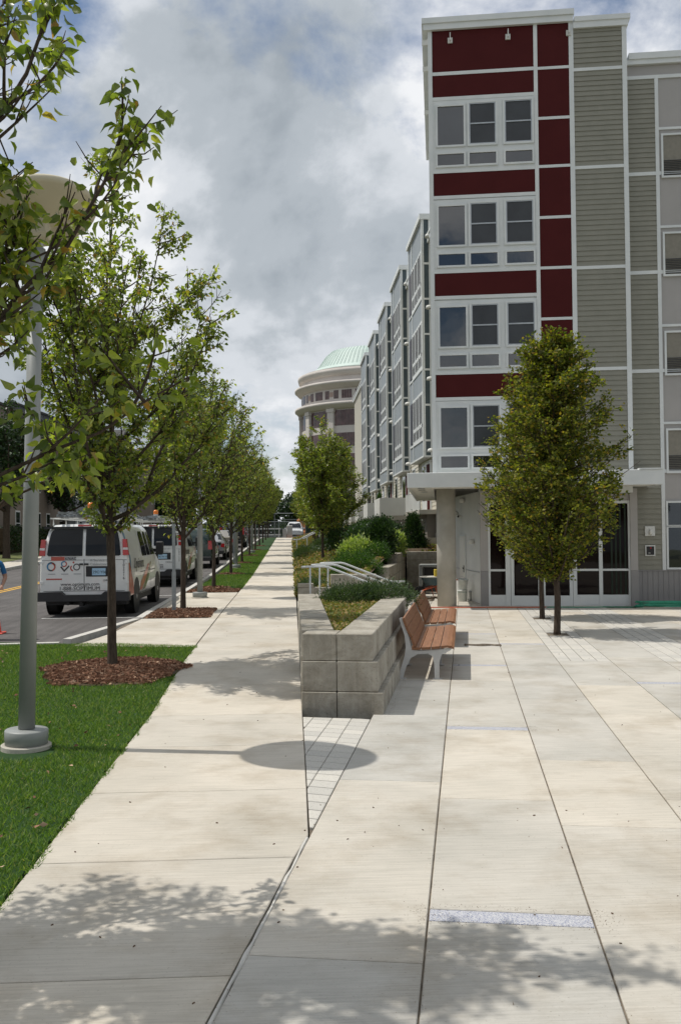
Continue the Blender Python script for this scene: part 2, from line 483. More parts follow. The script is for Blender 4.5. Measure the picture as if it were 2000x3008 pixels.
# street with the kerb line at X=-3.1, opposite kerb X=-12.9
mb = MB(); yy = [-40, 0, 5.69, 10.2, 11.75, 13.2, 16, 21, 26, 31, 37, 45, 54, 62, 70, 78, 87, 95, 104]
mb.grid([[(x, y, zs(y) - .13) for x in (-12.95, -9, -3.15)] for y in yy])
mb.grid([[(x, y, 1.46) for x in (-90, 0, 60)] for y in (98, 108)])
tag(mb.build('road', 'asphalt'), kind='structure')
mb = MB()
for x0, x1 in ((-9.50, -9.39), (-9.27, -9.16)):
    mb.grid([[(x0, y, zs(y) - .124), (x1, y, zs(y) - .124)] for y in yy], flip=True)
tag(mb.build('centre_line', 'yellow_line_paint'), kind='structure')
mb = MB()
for i in range(12):
    y = 21.0 + 6.2 * i + (0.6 if i else 0)
    for x0, x1 in ((-5.55, -3.2),):
        mb.grid([[(x0, y + k, zs(y) - .124), (x1, y + k, zs(y) - .124)] for k in (0, .11)])
tag(mb.build('parking_lines', 'white_line_paint'), kind='structure')

# kerbs: granite strips with a real step
mb = MB()
def kerb(mb, pts, w=.15, h=.145):
    for i in range(len(pts) - 1):
        (x0, y0), (x1, y1) = pts[i], pts[i + 1]
        d = Vector((x1 - x0, y1 - y0)); L = d.length; d.normalize(); nn = Vector((-d.y, d.x))
        k = max(1, int(L / 1.8))
        for q in range(k):
            a = Vector((x0, y0)) + d * (L * q / k + .004); b_ = Vector((x0, y0)) + d * (L * (q + 1) / k - .004)
            poly = [a, b_, b_ + nn * w, a + nn * w]
            mb.prism([(p.x, p.y) for p in poly], -h - .1, .012, zf=lambda x, y: zs(y))
kerb(mb, [(-3.10, 104), (-3.10, 19.6)][::-1], w=.15)
kerb(mb, [(-3.12, 19.4), (-3.75, 16.1)][::-1], w=.15)
kerb(mb, [(-3.85, 15.75), (-5.4, 15.62)], w=-.0 + .14)
kerb(mb, [(-5.75, 15.2), (-5.75, -20)], w=-.15)
kerb(mb, [(-12.95, -20), (-12.95, 96)], w=.15)
tag(mb.build('kerb', 'kerb_stone'), kind='structure')

# main pavement
mb = MB()
jy = [-6.5, -5, -3.4, -1.9, -.4, 1.13, 2.65, 4.17, 5.69, 7.20, 8.71, 10.2, 11.75, 13.2, 14.9, 16.4]
y = 16.4
while y < 94: y += 1.55; jy.append(y)
xr = lambda y: XR if y >= 6.1 else XR - (6.1 - y) * math.tan(PLA)
for a, b_ in zip(jy, jy[1:]):
    if a < 6.1 < b_: poly = [(XL, a), (xr(a) - .02, a), (XR - .004, 6.1), (XR, b_), (XL, b_)]
    else: poly = [(XL, a), (xr(a) - .02 * (a < 6), a), (xr(b_) - .02 * (b_ < 6), b_), (XL, b_)]
    slab(mb, poly, zwalk, .009)
# paved strip across to the kerb beside the parking bays
for a, b_, x0 in ((15.3, 17.2, -3.55), (17.2, 19.45, -3.25), (21.6, 24.2, -3.1), (24.2, 27.0, -3.1)):
    slab(mb, [(x0 + .02, a), (XL - .01, a - (.35 if a < 16 else 0)), (XL - .01, b_), (-3.1 if b_ > 17.3 else -3.2, b_)], zwalk, .005)
slab(mb, [(-1.75, 19.45), (XL - .01, 19.45), (XL - .01, 21.6), (-1.75, 21.6)], zwalk, .005)
for i in range(46):
    y = -14 + 2.4 * i
    slab(mb, [(-14.7, y), (-13.1, y), (-13.1, y + 2.4), (-14.7, y + 2.4)], lambda x, y: zs(y) + .01, .006)
tag(mb.build('pavement', 'walk_concrete'), kind='structure')
mb = MB()
mb.grid([[(x, y, zs(y) - .022) for x in (XL, xr(y) + .0)] for y in jy])
mb.grid([[(x, y, zs(y) - .018) for x in (-3.3, XL + .02)] for y in (15.5, 21, 27.2)])
tag(mb.build('pavement_bedding', 'joint_dirt'), kind='structure')

# plaza slabs
US = [0, .81, 1.63, 2.44, 3.25, 4.06, 4.87, 5.68, 6.49, 7.30, 8.11, 8.92, 9.73, 10.54, 11.4]
VJ = {0: [-9, -7.9, -4.9, -1.76, 1.42, 4.1, 6.8, 9.2, 11.6, 14, 16.5, 19, 21.4],
      1: [-9, -6.1, -3.6, -1.28, -1.13, .96, 3.50, 3.65, 6.77, 8.3, 8.45, 10.8, 13.1, 13.25, 15.6, 18, 21.4],
      2: [-9, -6, -2.5, .38, 2.25, 5.38, 8.47, 11.28, 11.43, 14, 16.5, 19, 21.4],
      3: [-9, -5.2, -2, 1.07, 3.9, 6.5, 8.98],
      4: [-9, -5.0, -1.6, 1.06, 4.0, 6.68, 6.83, 9.5, 12.1, 14.5, 17, 19, 21.4],
      5: [-9, -5.2, -2, 1.0, 3.9, 6.5, 8.98]}
for c in range(6, 14): VJ[c] = [-9 + .35 * (c % 3) + 2.45 * k for k in range(13)]
STR = {1: [-1.28, 3.50, 8.3, 13.1], 2: [11.28], 4: [6.68], 6: [VJ[6][3]]}
def zpl(x, y):
    return zp(x, y)
mb = MB(); st = MB(); pv = MB()
for c in range(14):
    u0, u1 = US[c], US[c + 1]; vs_ = VJ[c]
    for a, b_ in zip(vs_, vs_[1:]):
        poly = [pp(u0, a)[:2], pp(u1, a)[:2], pp(u1, b_)[:2], pp(u0, b_)[:2]]
        if c in STR and any(abs(a - s_) < .01 for s_ in STR[c]): slab(st, poly, zpl, .008)
        else: slab(mb, poly, zpl, .007)
# plaza behind the planter as far as the retaining walls and the lobby
for c in range(-3, 14):
    u0 = -.81 * -c if c < 0 else US[c]; u1 = u0 + .81
    v0 = 11.4 if c < 0 else (20.2 if c in (3, 5) else 21.4)
    for k in range(8):
        a = v0 + 2.4 * k; b_ = a + 2.4
        if b_ > 30 : continue
        x_, y_ = pp((u0 + u1) / 2, (a + b_) / 2)[:2]
        if c < 0 and x_ < 2.3: continue
        slab(mb, [pp(u0, a)[:2], pp(u1, a)[:2], pp(u1, b_)[:2], pp(u0, b_)[:2]], zpl, .006)
tag(mb.build('plaza', 'plaza_concrete'), kind='structure')
tag(st.build('granite_bands', 'blue_granite'), kind='structure')
PITS = [(2.84, 13.2), (2.84, 17.04)]
for c in (3, 5):
    for i in range(int((20.2 - 8.98) / .203)):
        v0 = 8.98 + i * .203
        for j in range(4):
            u0 = US[c] + .2025 * j; u1 = u0 + .2025
            if any(abs((u0 + u1) / 2 - pu_) < .29 and abs(v0 + .1 - pv_) < .29 for pu_, pv_ in PITS) and c == 3: continue
            slab(pv, [pp(u0, v0)[:2], pp(u1, v0)[:2], pp(u1, v0 + .203)[:2], pp(u0, v0 + .203)[:2]], zpl, .008)
# paver wedge between pavement and plaza, tapering to a point
def clip(poly, a, b_):
    """keep the part of a polygon left of the line a->b"""
    out = []
    f_ = lambda p: (b_[0] - a[0]) * (p[1] - a[1]) - (b_[1] - a[1]) * (p[0] - a[0])
    for k in range(len(poly)):
        p, q_ = poly[k - 1], poly[k]; dp, dq = f_(p), f_(q_)
        if (dp >= 0) != (dq >= 0):
            t = dp / (dp - dq); out.append((p[0] + (q_[0] - p[0]) * t, p[1] + (q_[1] - p[1]) * t))
        if dq >= 0: out.append(q_)
    return out
zz = lambda x, y: zs(y) + (zp(x, y) - zs(y)) * min(1, max(0, (x - XR) / max(.05, (y - 6.1) * math.tan(PLA))))
for i in range(21):
    for j in range(5):
        o_ = .1 * (i % 2); v0 = -.05 + .2 * i; u1 = -.0 - .2 * j; u0 = u1 - .2
        sq = [pp(u0, v0 + .006)[:2], pp(u1, v0 + .006)[:2], pp(u1, v0 + .194)[:2], pp(u0, v0 + .194)[:2]]
        sq = clip(sq, (XR, 10), (XR, 6)); sq = clip(sq, (5, 10.0), (-5, 10.0)) if len(sq) > 2 else sq
        if len(sq) < 3: continue
        ar = abs(sum(sq[k - 1][0] * sq[k][1] - sq[k][0] * sq[k - 1][1] for k in range(len(sq)))) / 2
        if ar < .0025: continue
        slab(pv, sq, zz, .004)
tag(pv.build('paver_bands', 'paver_stone'), kind='structure')
mb = MB()
mb.grid([[pp(u, v, -.012) for u in (0, 3, 6, 9, 12.5)] for v in (-9, -6, -3, -1.5, -.5, .0, .5, 1, 2, 4, 8, 31)])
mb.grid([[pp(u, v, -.016) for u in (-3, 0)] for v in (11, 20, 31)])
mb.add([(XR, 6.1, -.068), pp(0, 4, -.018), (XR, 10.1, -.062)], [(0, 1, 2)])
mb.add([(-.9, .7, -.03), (XR + .01, 6.1, -.075), (XR - .05, 6.1, -.075), (-1.0, .7, -.03)], [(0, 1, 2, 3)])
tag(mb.build('plaza_bedding', 'joint_dirt'), kind='structure')
# pale mortar fillet along the near joint between pavement and plaza
mb = MB(); r_ = random.Random(3)
pts = []
for i in range(40):
    y = .6 + i * .14; x = xr(y) - .008 + r_.uniform(-.004, .004); pts.append((x, y, (zs(y) + zp(x, y)) / 2 - .009))
mb.tube(pts, [.012 + r_.uniform(-.004, .004) for _ in pts], 6)
tag(mb.build('mortar_joint', 'kerb_stone'), kind='structure')

# lawns
def lawn_sheet(mb, poly, dz, step=None):
    mb.prism(poly, -.12, dz, zf=lambda x, y: zs(y))
mb = MB()
mb.grid([[(x, y + (-x - 1.55) * .35 * (y > 14), zs(y) - .006) if y > 14 else (x, y, zs(y) - .006) for x in (XL - .015, -2.4, -3.3, -4.4, -5.6)] for y in (-3, 0, 3, 5.69, 8, 10.2, 11.75, 13.2, 14.9)], flip=True)
mb.grid([[(XL - .015, y, zs(y) - .1 * k) for k in (0, 1)] for y in (-3, 0, 5.69, 10.2, 11.75, 13.2, 14.9)])
for a, b_ in ((28.3, 37), (37, 45.5), (45.5, 53.7), (53.7, 62), (62, 70), (70, 78), (78, 86), (86, 95)):
    mb.grid([[(x, y, zs(y)) for x in (XL - .01, -2.94)] for y in (a, (a + b_) / 2, b_)], flip=True)
tag(mb.build('lawn_base', 'turf'), kind='structure')
mb = MB()
mb.grid([[(x, y, zs(y) + .02 + (0 if x > -15 else (-x - 14.7) * .06)) for x in (-60, -30, -20, -14.7)] for y in (-20, 0, 6, 13, 21, 29, 37, 45, 54, 62, 70, 78, 87, 96)])
tag(mb.build('far_lawn', 'dry_lawn'), kind='structure')
rng = np.random.default_rng(5)
_Ya, _Za = np.array(_Y, float), np.array(_Z, float)
def zsn(y): return np.interp(y, _Ya, _Za)
def grass(name, N, x0, x1, y0, y1, hgt, wd, keep=None, extra=0.0):
    X = rng.uniform(x0, x1, N); Y = rng.uniform(y0, y1, N)
    if keep is not None:
        k = keep(X, Y); X, Y = X[k], Y[k]
    n = len(X)
    P = np.stack([X, Y, zsn(Y) - .008 + extra], 1)
    D = np.stack([rng.normal(0, .75, n), rng.normal(0, .75, n), np.ones(n)], 1)
    clump = .75 + .45 * np.sin(X * 3.1 + np.cos(Y * 2.3)) * np.sin(Y * 2.7 + X)
    sz = hgt * rng.uniform(.5, 1.25, n) * (0.85 + .2 * clump)
    roll = np.stack([rng.normal(size=n), rng.normal(size=n), rng.normal(0, .2, n)], 1)
    o = scatter(name, P, D, sz, BLADE, 'grass_blade', None, rng, roll, wid=wd)
    return tag(o, kind='stuff')
MX, MY = -2.41, 12.75      # mulch ring round the nearest trunk
def keepn(X, Y):
    edge = (X < XL + .035 + .02 * np.sin(Y * 9) - .02 * rng.random(len(X))) & (Y < 15.05 - .35 * (X + 1.55) * -1 * .0 + (-X - 1.55) * .33)
    return edge & (((X - MX) / .92) ** 2 + ((Y - MY) / .95) ** 2 > rng.uniform(.9, 1.05, len(X))) & (Y < 15.5) & (((X + 2.44) ** 2 + (Y - 8.6) ** 2) > .075)
g = grass('grass', 230000, -5.4, XL + .04, 2.2, 15.5, .046, .17, keepn)
tag(g, 'short bright green turf blades of the near lawn', 'grass')
def keepf(X, Y):
    ph = (Y - 12.8) / 8.17; dy = np.abs(ph - np.round(ph)) * 8.17
    return (dy ** 2 / .3 + (X + 2.43) ** 2 / .5) > 1
g = grass('grass', 60000, -2.95, XL + .03, 28.4, 62, .05, .25, keepf, .01)
tag(g, 'short green turf strip between far pavement and kerb', 'grass')

def mulch(name, cx, cy, rx, ry, N, label, h=.05, box=False, size=.055):
    if box: a = rng.uniform(-1, 1, N); b_ = rng.uniform(-1, 1, N); r = np.maximum(abs(a), abs(b_))
    else:
        th = rng.uniform(0, 2 * pi, N); r = np.sqrt(rng.random(N)) * (1 + .09 * np.sin(th * 5) + .05 * np.sin(th * 11)); a = r * np.cos(th); b_ = r * np.sin(th)
    X = cx + rx * a; Y = cy + ry * b_
    Z = zsn(Y) + .012 + h * np.clip(1 - r ** 2, 0, 1) + rng.uniform(0, .015, N)
    D = np.stack([rng.normal(size=N), rng.normal(size=N), rng.normal(0, .3, N)], 1)
    roll = np.stack([rng.normal(0, .35, N), rng.normal(0, .35, N), np.ones(N)], 1)
    o = scatter(name, np.stack([X, Y, Z], 1), D, size * rng.uniform(.4, 1.3, N), CHIP, 'mulch_chip', None, rng, np.cross(np.stack([D[:,0],D[:,1],D[:,2]],1), roll))
    tag(o, label, 'mulch', kind='stuff')
    # mound beneath
    mb = MB(); rows = []
    for i in range(7):
        rr = i / 6
        rows.append([(cx + rx * rr * cos(t) * .97, cy + ry * rr * sin(t) * .97, zs(cy + ry * rr * sin(t)) + .003 + h * (1 - rr * rr)) for t in [2 * pi * j / 24 for j in range(25)]])
    if box: rows = [[(cx + rx * i, cy + ry * j, zs(cy + ry * j) + .003 + h * .5 * (1 - max(abs(i), abs(j)))) for i in (-1, -.5, 0, .5, 1)] for j in (-1, -.5, 0, .5, 1)]
    mb.grid(rows, flip=not box)
    tag(mb.build('mulch_soil', 'soil'), kind='structure')
mulch('mulch', MX, MY, .93, .95, 9000, 'reddish wood chips in a round bed at the nearest trunk', .07)
mulch('mulch', -2.38, 20.5, .66, 1.0, 5000, 'reddish wood chips round the trunk beside the first white van', .04, True, .07)
mulch('mulch', -2.3, 27.7, .72, .62, 2500, 'narrow strip of wood chips between pale paving and far grass', .03, True, .08)
for i in range(2, 8):
    mulch('mulch', -2.43, 12.8 + 8.17 * i, .5, .35, 300, 'small patch of wood chips at trunk number %s along the grass strip' % ('three four five six seven eight'.split()[i - 2]), .03, False, .09)
for pu_, pv_ in PITS:
    x, y, z = pp(pu_, pv_)
    mb = MB(); mb.prism([pp(pu_ - .31, pv_ - .31)[:2], pp(pu_ + .31, pv_ - .31)[:2], pp(pu_ + .31, pv_ + .31)[:2], pp(pu_ - .31, pv_ + .31)[:2]], -.03, -.022, zf=zpl)
    tag(mb.build('tree_pit_soil', 'soil'), kind='structure')

# planted bank between pavement and houses
def xwall(y): return 2.25 + .185 * (y - 24.4)
def wtop(y): return .86 if y < 28 else (1.06 if y < 31.5 else 1.20)
def zbank(x, y):
    z = zterr(x, y)
    if y < 35.9: z = min(z, wtop(y) - .04 + .35 * max(0, xwall(y) - x))
    if y < 38 and x > 3.9: z = min(max(z, 1.1), 1.14 + .25 * max(0, y - 35.9))
    return z
mb = MB(); rows = []
for i in range(60):
    y = 24.6 + i * 1.2
    xe = xwall(y) - .33 if y < 35.9 else 6.4
    rows.append([(XR + .01 + (xe - XR) * k / 10, y, zbank(XR + (xe - XR) * k / 10, y) + .0) for k in range(11)])
mb.grid(rows)
tag(mb.build('planted_bank', 'soil', smooth=True), kind='structure')
N = 42000
Y = 24.6 + (rng.random(N) ** 1.7) * 60; T = rng.random(N) ** 1.25
xe = np.where(Y < 35.9, 1.90 + .185 * (Y - 24.4), 5.9)
X = XR + .03 + (xe - XR - .1) * T
Z = np.array([zbank(a, b_) for a, b_ in zip(X, Y)]) + rng.uniform(0, .09, N)
D = rng.normal(size=(N, 3)); D[:, 2] = abs(D[:, 2]) * .6
o = scatter('ground_cover', np.stack([X, Y, Z], 1), D, rng.uniform(.05, .12, N) * (1 + (Y - 24) / 40), LEAF_FAR, 'cover_leaf', None, rng)
tag(o, 'low olive and straw coloured cover plants spread over the sloping bank', 'ground cover', kind='stuff')
mulchb = 3000
X = rng.uniform(4.4, 7.5, mulchb); Y = rng.uniform(36, 40, mulchb)
Z = np.array([zbank(min(a, 6.3), b_) for a, b_ in zip(X, Y)]) + .02
D = rng.normal(size=(mulchb, 3)) * (1, 1, .3)
mb = MB(); mb.grid([[(x, y, 1.12 + .25 * max(0, y - 35.9)) for x in (4.2, 8.5)] for y in (35.8, 36.5, 38, 40)])
tag(mb.build('bank_shoulder', 'soil'), kind='structure')
tag(scatter('mulch', np.stack([X, Y, 1.15 + .25 * (Y - 35.9)], 1), D, rng.uniform(.05, .13, mulchb), CHIP, 'mulch_chip', None, rng), 'bare reddish mulch slope beside the concrete column, above the back block wall', 'mulch', kind='stuff')

# ================================================================== BLOCK WALLS
def orient_box(mb, p, t, L, th, z0, z1, bev=.008):
    """block starting at p along t, thickness th to the left of t"""
    k = len(mb.v); mb.box(0, L, 0, th, z0, z1, bev=bev)
    t = Vector((t[0], t[1], 0)).normalized()
    M = Matrix(((t.x, -t.y, 0, p[0]), (t.y, t.x, 0, p[1]), (0, 0, 1, 0), (0, 0, 0, 1)))
    mb.xform(M, k)
def course(mb, p0, p1, th, z0, z1, L0=.42, off=0.0):
    p0 = Vector(p0); p1 = Vector(p1); d = p1 - p0; L = d.length; d.normalize()
    n = max(1, round((L - off) / L0)); s_ = 0.0
    cuts = [0] + ([off] if off > .05 else []) + [off + (L - off) * (i + 1) / n for i in range(n)]
    for a, b_ in zip(cuts, cuts[1:]):
        j = rnd.uniform(-.003, .003)
        q = p0 + d * (a + .0015) + Vector((-d.y, d.x)) * j
        orient_box(mb, q, d, b_ - a - .003, th, z0, z1)
pw = empty('planter_wall', (.45, 13, 0), 0, 'wedge shaped planter wall of large grey concrete blocks beside the pavement', 'planter wall')
Z3 = [(-.15, .158), (.163, .495), (.500, .797)]
fl = Vector((.10, 10.40)); ud = Vector((PU.x, PU.y)); vd = Vector((PV.x, PV.y))
for k, (z0, z1) in enumerate(Z3):
    o_ = (2 - k) * .055
    A = fl + Vector((-o_ * .1, -o_ * .15)); Bf = fl + ud * (.79 + o_) - vd * (o_ * .15)
    Br = Bf + vd * 6.5; mb = MB()
    # right wall runs from front corner back along the plaza, thickness towards the bed
    course(mb, Bf + vd * (.0), Br, .40 + o_, z0, z1, .25, .12 * (k % 2))
    # front: from left corner to right
    # (its ends butt against the side walls)
    course(mb, A + ud * .0, Bf - ud * (.405 + o_), .38, z0, z1, .37 if k != 1 else .30, 0)
    # left wall along the pavement
    course(mb, Vector((.475 - o_ * .1, 17.3)), Vector((.475 - o_ * .1, 10.84)), -.372, z0, z1, .42, .2 * (k % 2))
    course(mb, Br - ud * .41 - vd * .38, Vector((.48, 16.98)), -.34, z0, z1, .4, 0)
    mb.xform(Matrix.Translation((-.45, -13, 0)))
    mb.build('block_course', 'block_stone', pw)
# bed inside it
mb = MB()
inner = [(.46, 10.80), tuple(fl + ud * .42 + vd * .42), tuple(fl + ud * .40 + vd * 6.3), (.46, 17.1)]
mb.prism(inner, .0, .69)
tag(mb.build('planter_bed', 'soil'), kind='structure')
def in_poly(X, Y, poly):
    c = np.zeros(len(X), bool); n = len(poly)
    for i in range(n):
        (x1, y1), (x2, y2) = poly[i], poly[(i + 1) % n]
        cond = ((y1 > Y) != (y2 > Y)) & (X < (x2 - x1) * (Y - y1) / (y2 - y1 + 1e-12) + x1)
        c ^= cond
    return c
N = 26000
X = rng.uniform(.4, 2.1, N); Y = rng.uniform(10.7, 17.1, N); k = in_poly(X, Y, inner); X, Y = X[k], Y[k]; n = len(X)
D = rng.normal(size=(n, 3)); D[:, 2] = abs(D[:, 2]) * .5
o = scatter('ground_cover', np.stack([X, Y, .695 + rng.uniform(0, .07, n)], 1), D, rng.uniform(.03, .065, n), LEAF_MID, 'cover_leaf', None, rng)
tag(o, 'low straw and green cover plants filling the wedge planter bed', 'ground cover', kind='stuff')

rw = empty('retaining_wall', (4.3, 35.6, 0), 0, 'stepped grey block retaining wall behind the stairs and the wheelbarrow', 'retaining wall')
for k in range(5):
    z0, z1 = -.35 + .31 * k + .004, -.35 + .31 * (k + 1); mb = MB()
    if k == 4: y0 = 31.5
    elif k == 3: y0 = 27.8
    else: y0 = 24.4
    p0 = Vector((xwall(y0), y0)); p1 = Vector((xwall(35.4), 35.4))
    course(mb, p1, p0, -.36, z0, z1, .62, .3 * (k % 2))
    course(mb, p1 + Vector((.06, 0)), Vector((9.0, 34.65)), .36, z0, z1, .75, .35 * (k % 2))
    mb.xform(Matrix.Translation((-4.3, -35.6, 0)))
    mb.build('block_course', 'block_stone', rw)
cw = empty('block_cheek_wall', (.12, 24.4, 0), 0, 'low stepped end wall of grey blocks beside the top of the stairs', 'low wall')
for k, (z0, z1, x1) in enumerate(((-.3, .22, 2.2), (.226, .51, 2.2), (.516, .61, .55), (.516, .84, -1))):
    mb = MB()
    if x1 < 0: course(mb, Vector((1.0, 24.35)), Vector((2.2, 24.35)), .36, z0, z1, .6)
    else: course(mb, Vector((.14, 24.35)), Vector((x1, 24.35)), .36, z0, z1, .55)
    mb.xform(Matrix.Translation((-.12, -24.4, 0)))
    mb.build('block_course', 'block_stone', cw)

# ------------------------------------------------------------------ stairs and rails
st = empty('concrete_stairs', (.3, 20.5, 0), 0, 'short concrete stairs from the pavement down to the plaza', 'stairs')
for i in range(3):
    x0 = XR + .02 if i == 0 else 1.25 + .38 * (i - 1); zt = .19 - .13 * i
    x1 = 1.25 + .38 * i
    box_part('step', 'cast_concrete', st, x0 - .3, x1 - .3, -3.3, 3.75, zt - .5, zt, bev=.01)
def handrail(name, pts, posts, label, grp, rad=.024, low=None):
    base = pts[0]
    e = empty(name, (posts[0][0], posts[0][1], posts[0][2]), 0, label, 'handrail', grp)
    L = Vector(e.location)
    q = MB(); q.tube([Vector(p) - L for p in pts], rad, 8); q.build('rail', 'rail_paint', e, True)
    if low:
        q = MB(); q.tube([Vector(p) - L for p in low], rad * .8, 8); q.build('lower_rail', 'rail_paint', e, True)
    for x, y, z0, z1 in posts:
        q = MB(); q.tube([Vector((x, y, z0)) - L, Vector((x, y, z1)) - L], rad * .85, 8)
        q.tube([Vector((x, y, z0)) - L, Vector((x, y, z0 + .012)) - L], rad * 2, 8)
        q.build('post', 'rail_paint', e, True)
for i, (yy_, x0) in enumerate(((21.0, .2), (22.3, .45), (23.6, .7))):
    lab = ['nearest of the three pale tubular rails over the stairs', 'middle of the three pale tubular rails over the stairs', 'farthest of the three pale tubular rails over the stairs'][i]
    tp, bt = 1.17, .68
    handrail('handrail', [(x0, yy_, tp - .01), (x0 + .12, yy_, tp), (x0 + .52, yy_, tp), (x0 + .62, yy_, tp - .02), (x0 + 1.72, yy_, bt + .03), (x0 + 1.84, yy_, bt), (x0 + 2.15, yy_, bt)],
             [(x0 + .20, yy_, .19, tp), (x0 + 1.98, yy_, -.18, bt)], lab, 'handrails over the short stairs')
y2 = 53.0
handrail('handrail', [(.05, y2, 1.60), (.40, y2, 1.60), (1.5, y2, 2.15), (3.0, y2, 2.95)], [(.27, y2, .68, 1.60), (.85, y2, .95, 1.82), (1.5, y2, 1.2, 2.15), (2.2, y2, 1.5, 2.5), (2.9, y2, 1.8, 2.9)],
         'long pale rail climbing the bank behind the slope trees', None, .035, [(.75, y2, .95), (2.9, y2, 2.02)])
handrail('handrail', [(.65, y2 + 1.6, 1.62), (1.6, y2 + 1.6, 2.1), (3.1, y2 + 1.6, 2.9)], [(1.6, y2 + 1.6, 1.1, 2.1), (2.3, y2 + 1.6, 1.45, 2.5)],
         'second pale rail running up the bank just behind the longer one', None, .035)

# ================================================================== CORNER BUILDING
FA = radians(8.98)
FO = Vector((4.096, 26.79, 0))
bd = empty('apartment_building', FO, -FA, 'tall corner apartment block with dark red panels, grey-green siding and a flat entrance canopy', 'building')
def siding(mb, x0, x1, z0, z1, y, ex=.145, mi=0, lap=.024):
    """clapboards, front face towards -y"""
    n = max(1, round((z1 - z0) / ex)); e = (z1 - z0) / n
    for i in range(n):
        a = z0 + i * e; b_ = a + e
        mb.profile([(y - lap, a), (y - .003, b_), (y + .01, b_), (y + .01, a)], x0, x1, mi, axis='x')
def fbox(name, mat, *a, **k): return box_part(name, mat, bd, *a, **k)
# cores
fbox('wall', 'white_trim', .0, 4.06, .03, 9.9, 3.17, 16.55)
fbox('wall', 'white_trim', 4.06, 5.6, .03, 9.9, 3.0, 16.4)
fbox('wall', 'beige_panel', 5.6, 13, .36, 10, -.4, 15.5)
# red panels
for z0, z1 in ((15.34, 16.6), (14.6, 15.24), (11.70, 12.36), (8.77, 9.45), (5.80, 6.48)): fbox('red_panel', 'red_panel', .10, 3.0, .0, .03, z0, z1)
zz_ = [16.6, 15.32, 15.24, 13.86, 13.78, 12.46, 12.38, 10.98, 10.90, 9.52, 9.44, 8.05, 7.97, 6.55, 6.47, 5.10, 5.02, 3.62]
for a, b_ in zip(zz_[::2], zz_[1::2]): fbox('red_panel', 'red_panel', 3.11, 4.0, .0, .03, b_, a)
# trims
q = MB()
for x0, x1, z0, z1, y0 in ((-.03, .09, 3.6, 16.6, -.02), (3.0, 3.11, 3.6, 16.6, -.018), (4.0, 4.13, 3.6, 16.6, -.02), (5.49, 5.62, 3.6, 16.4, -.02)):
    q.box(x0, x1, y0, .03, z0, z1)
for z in (15.24, 14.50, 12.36, 11.60, 9.43, 8.67, 6.48, 5.72): q.box(.09, 3.0, -.012, .03, z, z + .10)
for i in range(0, len(zz_) - 1, 2):
    if i: q.box(3.11, 4.0, -.010, .03, zz_[i], zz_[i - 1])
for z in (15.13, 12.29, 9.40, 6.49): q.box(4.13, 5.49, -.012, .03, z, z + .09)
for z in (14.95, 12.14, 9.28, 6.44, 3.56): q.box(5.62, 13, .32, .36, z, z + .10)
for x in (6.45, 8.35): q.box(x, x + .10, .315, .36, -.3 + 3.86, 15.0)
q.box(6.45, 6.55, .315, .36, .79, 3.56)
for z in (13.45, 10.6, 7.75, 4.95): q.box(6.55, 8.35, .325, .36, z, z + .07)
q.build('trim', 'white_trim', bd)
# siding
q = MB()
for z0, z1 in ((15.22, 16.4), (12.38, 15.13), (9.49, 12.29), (6.58, 9.40), (3.62, 6.49)): siding(q, 4.13, 5.49, z0, z1, .02)
for z0, z1 in ((12.24, 14.95), (9.38, 12.14), (6.54, 9.28), (3.66, 6.44), (.80, 3.56)): siding(q, 5.62, 6.45, z0, z1, .35)
q.build('siding', 'grey_siding', bd)
# parapets
q = MB()
q.box(-.16, 4.12, -.10, .3, 16.56, 16.74); q.box(-.20, 4.15, -.14, .34, 16.74, 16.90)
q.box(-.20, .3, .34, 9.9, 16.74, 16.90)
q.box(4.13, 5.66, -.07, .3, 16.36, 16.54); q.box(4.156, 5.72, -.10, .34, 16.54, 16.68)
q.box(5.62, 13.1, .26, .6, 15.36, 15.50); q.box(5.73, 13.2, .22, .64, 15.50, 15.68)
q.build('parapet', 'white_trim', bd)
# windows of the red bay
def window(parent, x0, x1, z0, z1, y, style='picture', fr='white_trim', glass='window_glass', fw=.055):
    q = MB()
    q.box(x0 - fw, x0, y - .035, y + .03, z0 - fw, z1 + fw); q.box(x1, x1 + fw, y - .035, y + .03, z0 - fw, z1 + fw)
    q.box(x0, x1, y - .033, y + .03, z0 - fw, z0); q.box(x0, x1, y - .033, y + .03, z1, z1 + fw)
    w = q.build('window', fr, parent)
    if style == 'sash':
        s_ = MB(); m_ = (z0 + z1) / 2; t = .03
        s_.box(x0, x0 + t, y - .02, y + .0, z0, z1); s_.box(x1 - t, x1, y - .02, y, z0, z1)
        s_.box(x0 + t, x1 - t, y - .022, y, z0, z0 + t); s_.box(x0 + t, x1 - t, y - .022, y, z1 - t, z1); s_.box(x0 + t, x1 - t, y - .026, y, m_ - .02, m_ + .02)
        s_.build('sash', 'steel_grey', w)
    g = MB(); g.box(x0, x1, y + .003, y + .02, z0, z1); g.build('pane', glass, w)
    return w
for B in (12.45, 9.52, 6.57, 3.65):
    q = MB(); q.box(.09, 3.0, -.002, .03, B + .01, B + 2.06)
    q.box(.13, .16, -.012, .03, B + .05, B + 2.0)
    q.build('window_surround', 'white_trim', bd)
    window(bd, .23, .98, B + .72, B + 1.86, -.012)
    window(bd, 1.14, 1.90, B + .72, B + 1.92, -.006, 'sash', glass='screen_glass')
    window(bd, 2.16, 2.93, B + .72, B + 1.94, -.006, 'sash', glass='screen_glass')
    for a, b_ in ((.22, .98), (1.14, 1.90), (2.17, 2.93)): window(bd, a, b_, B + .13, B + .46, -.012)
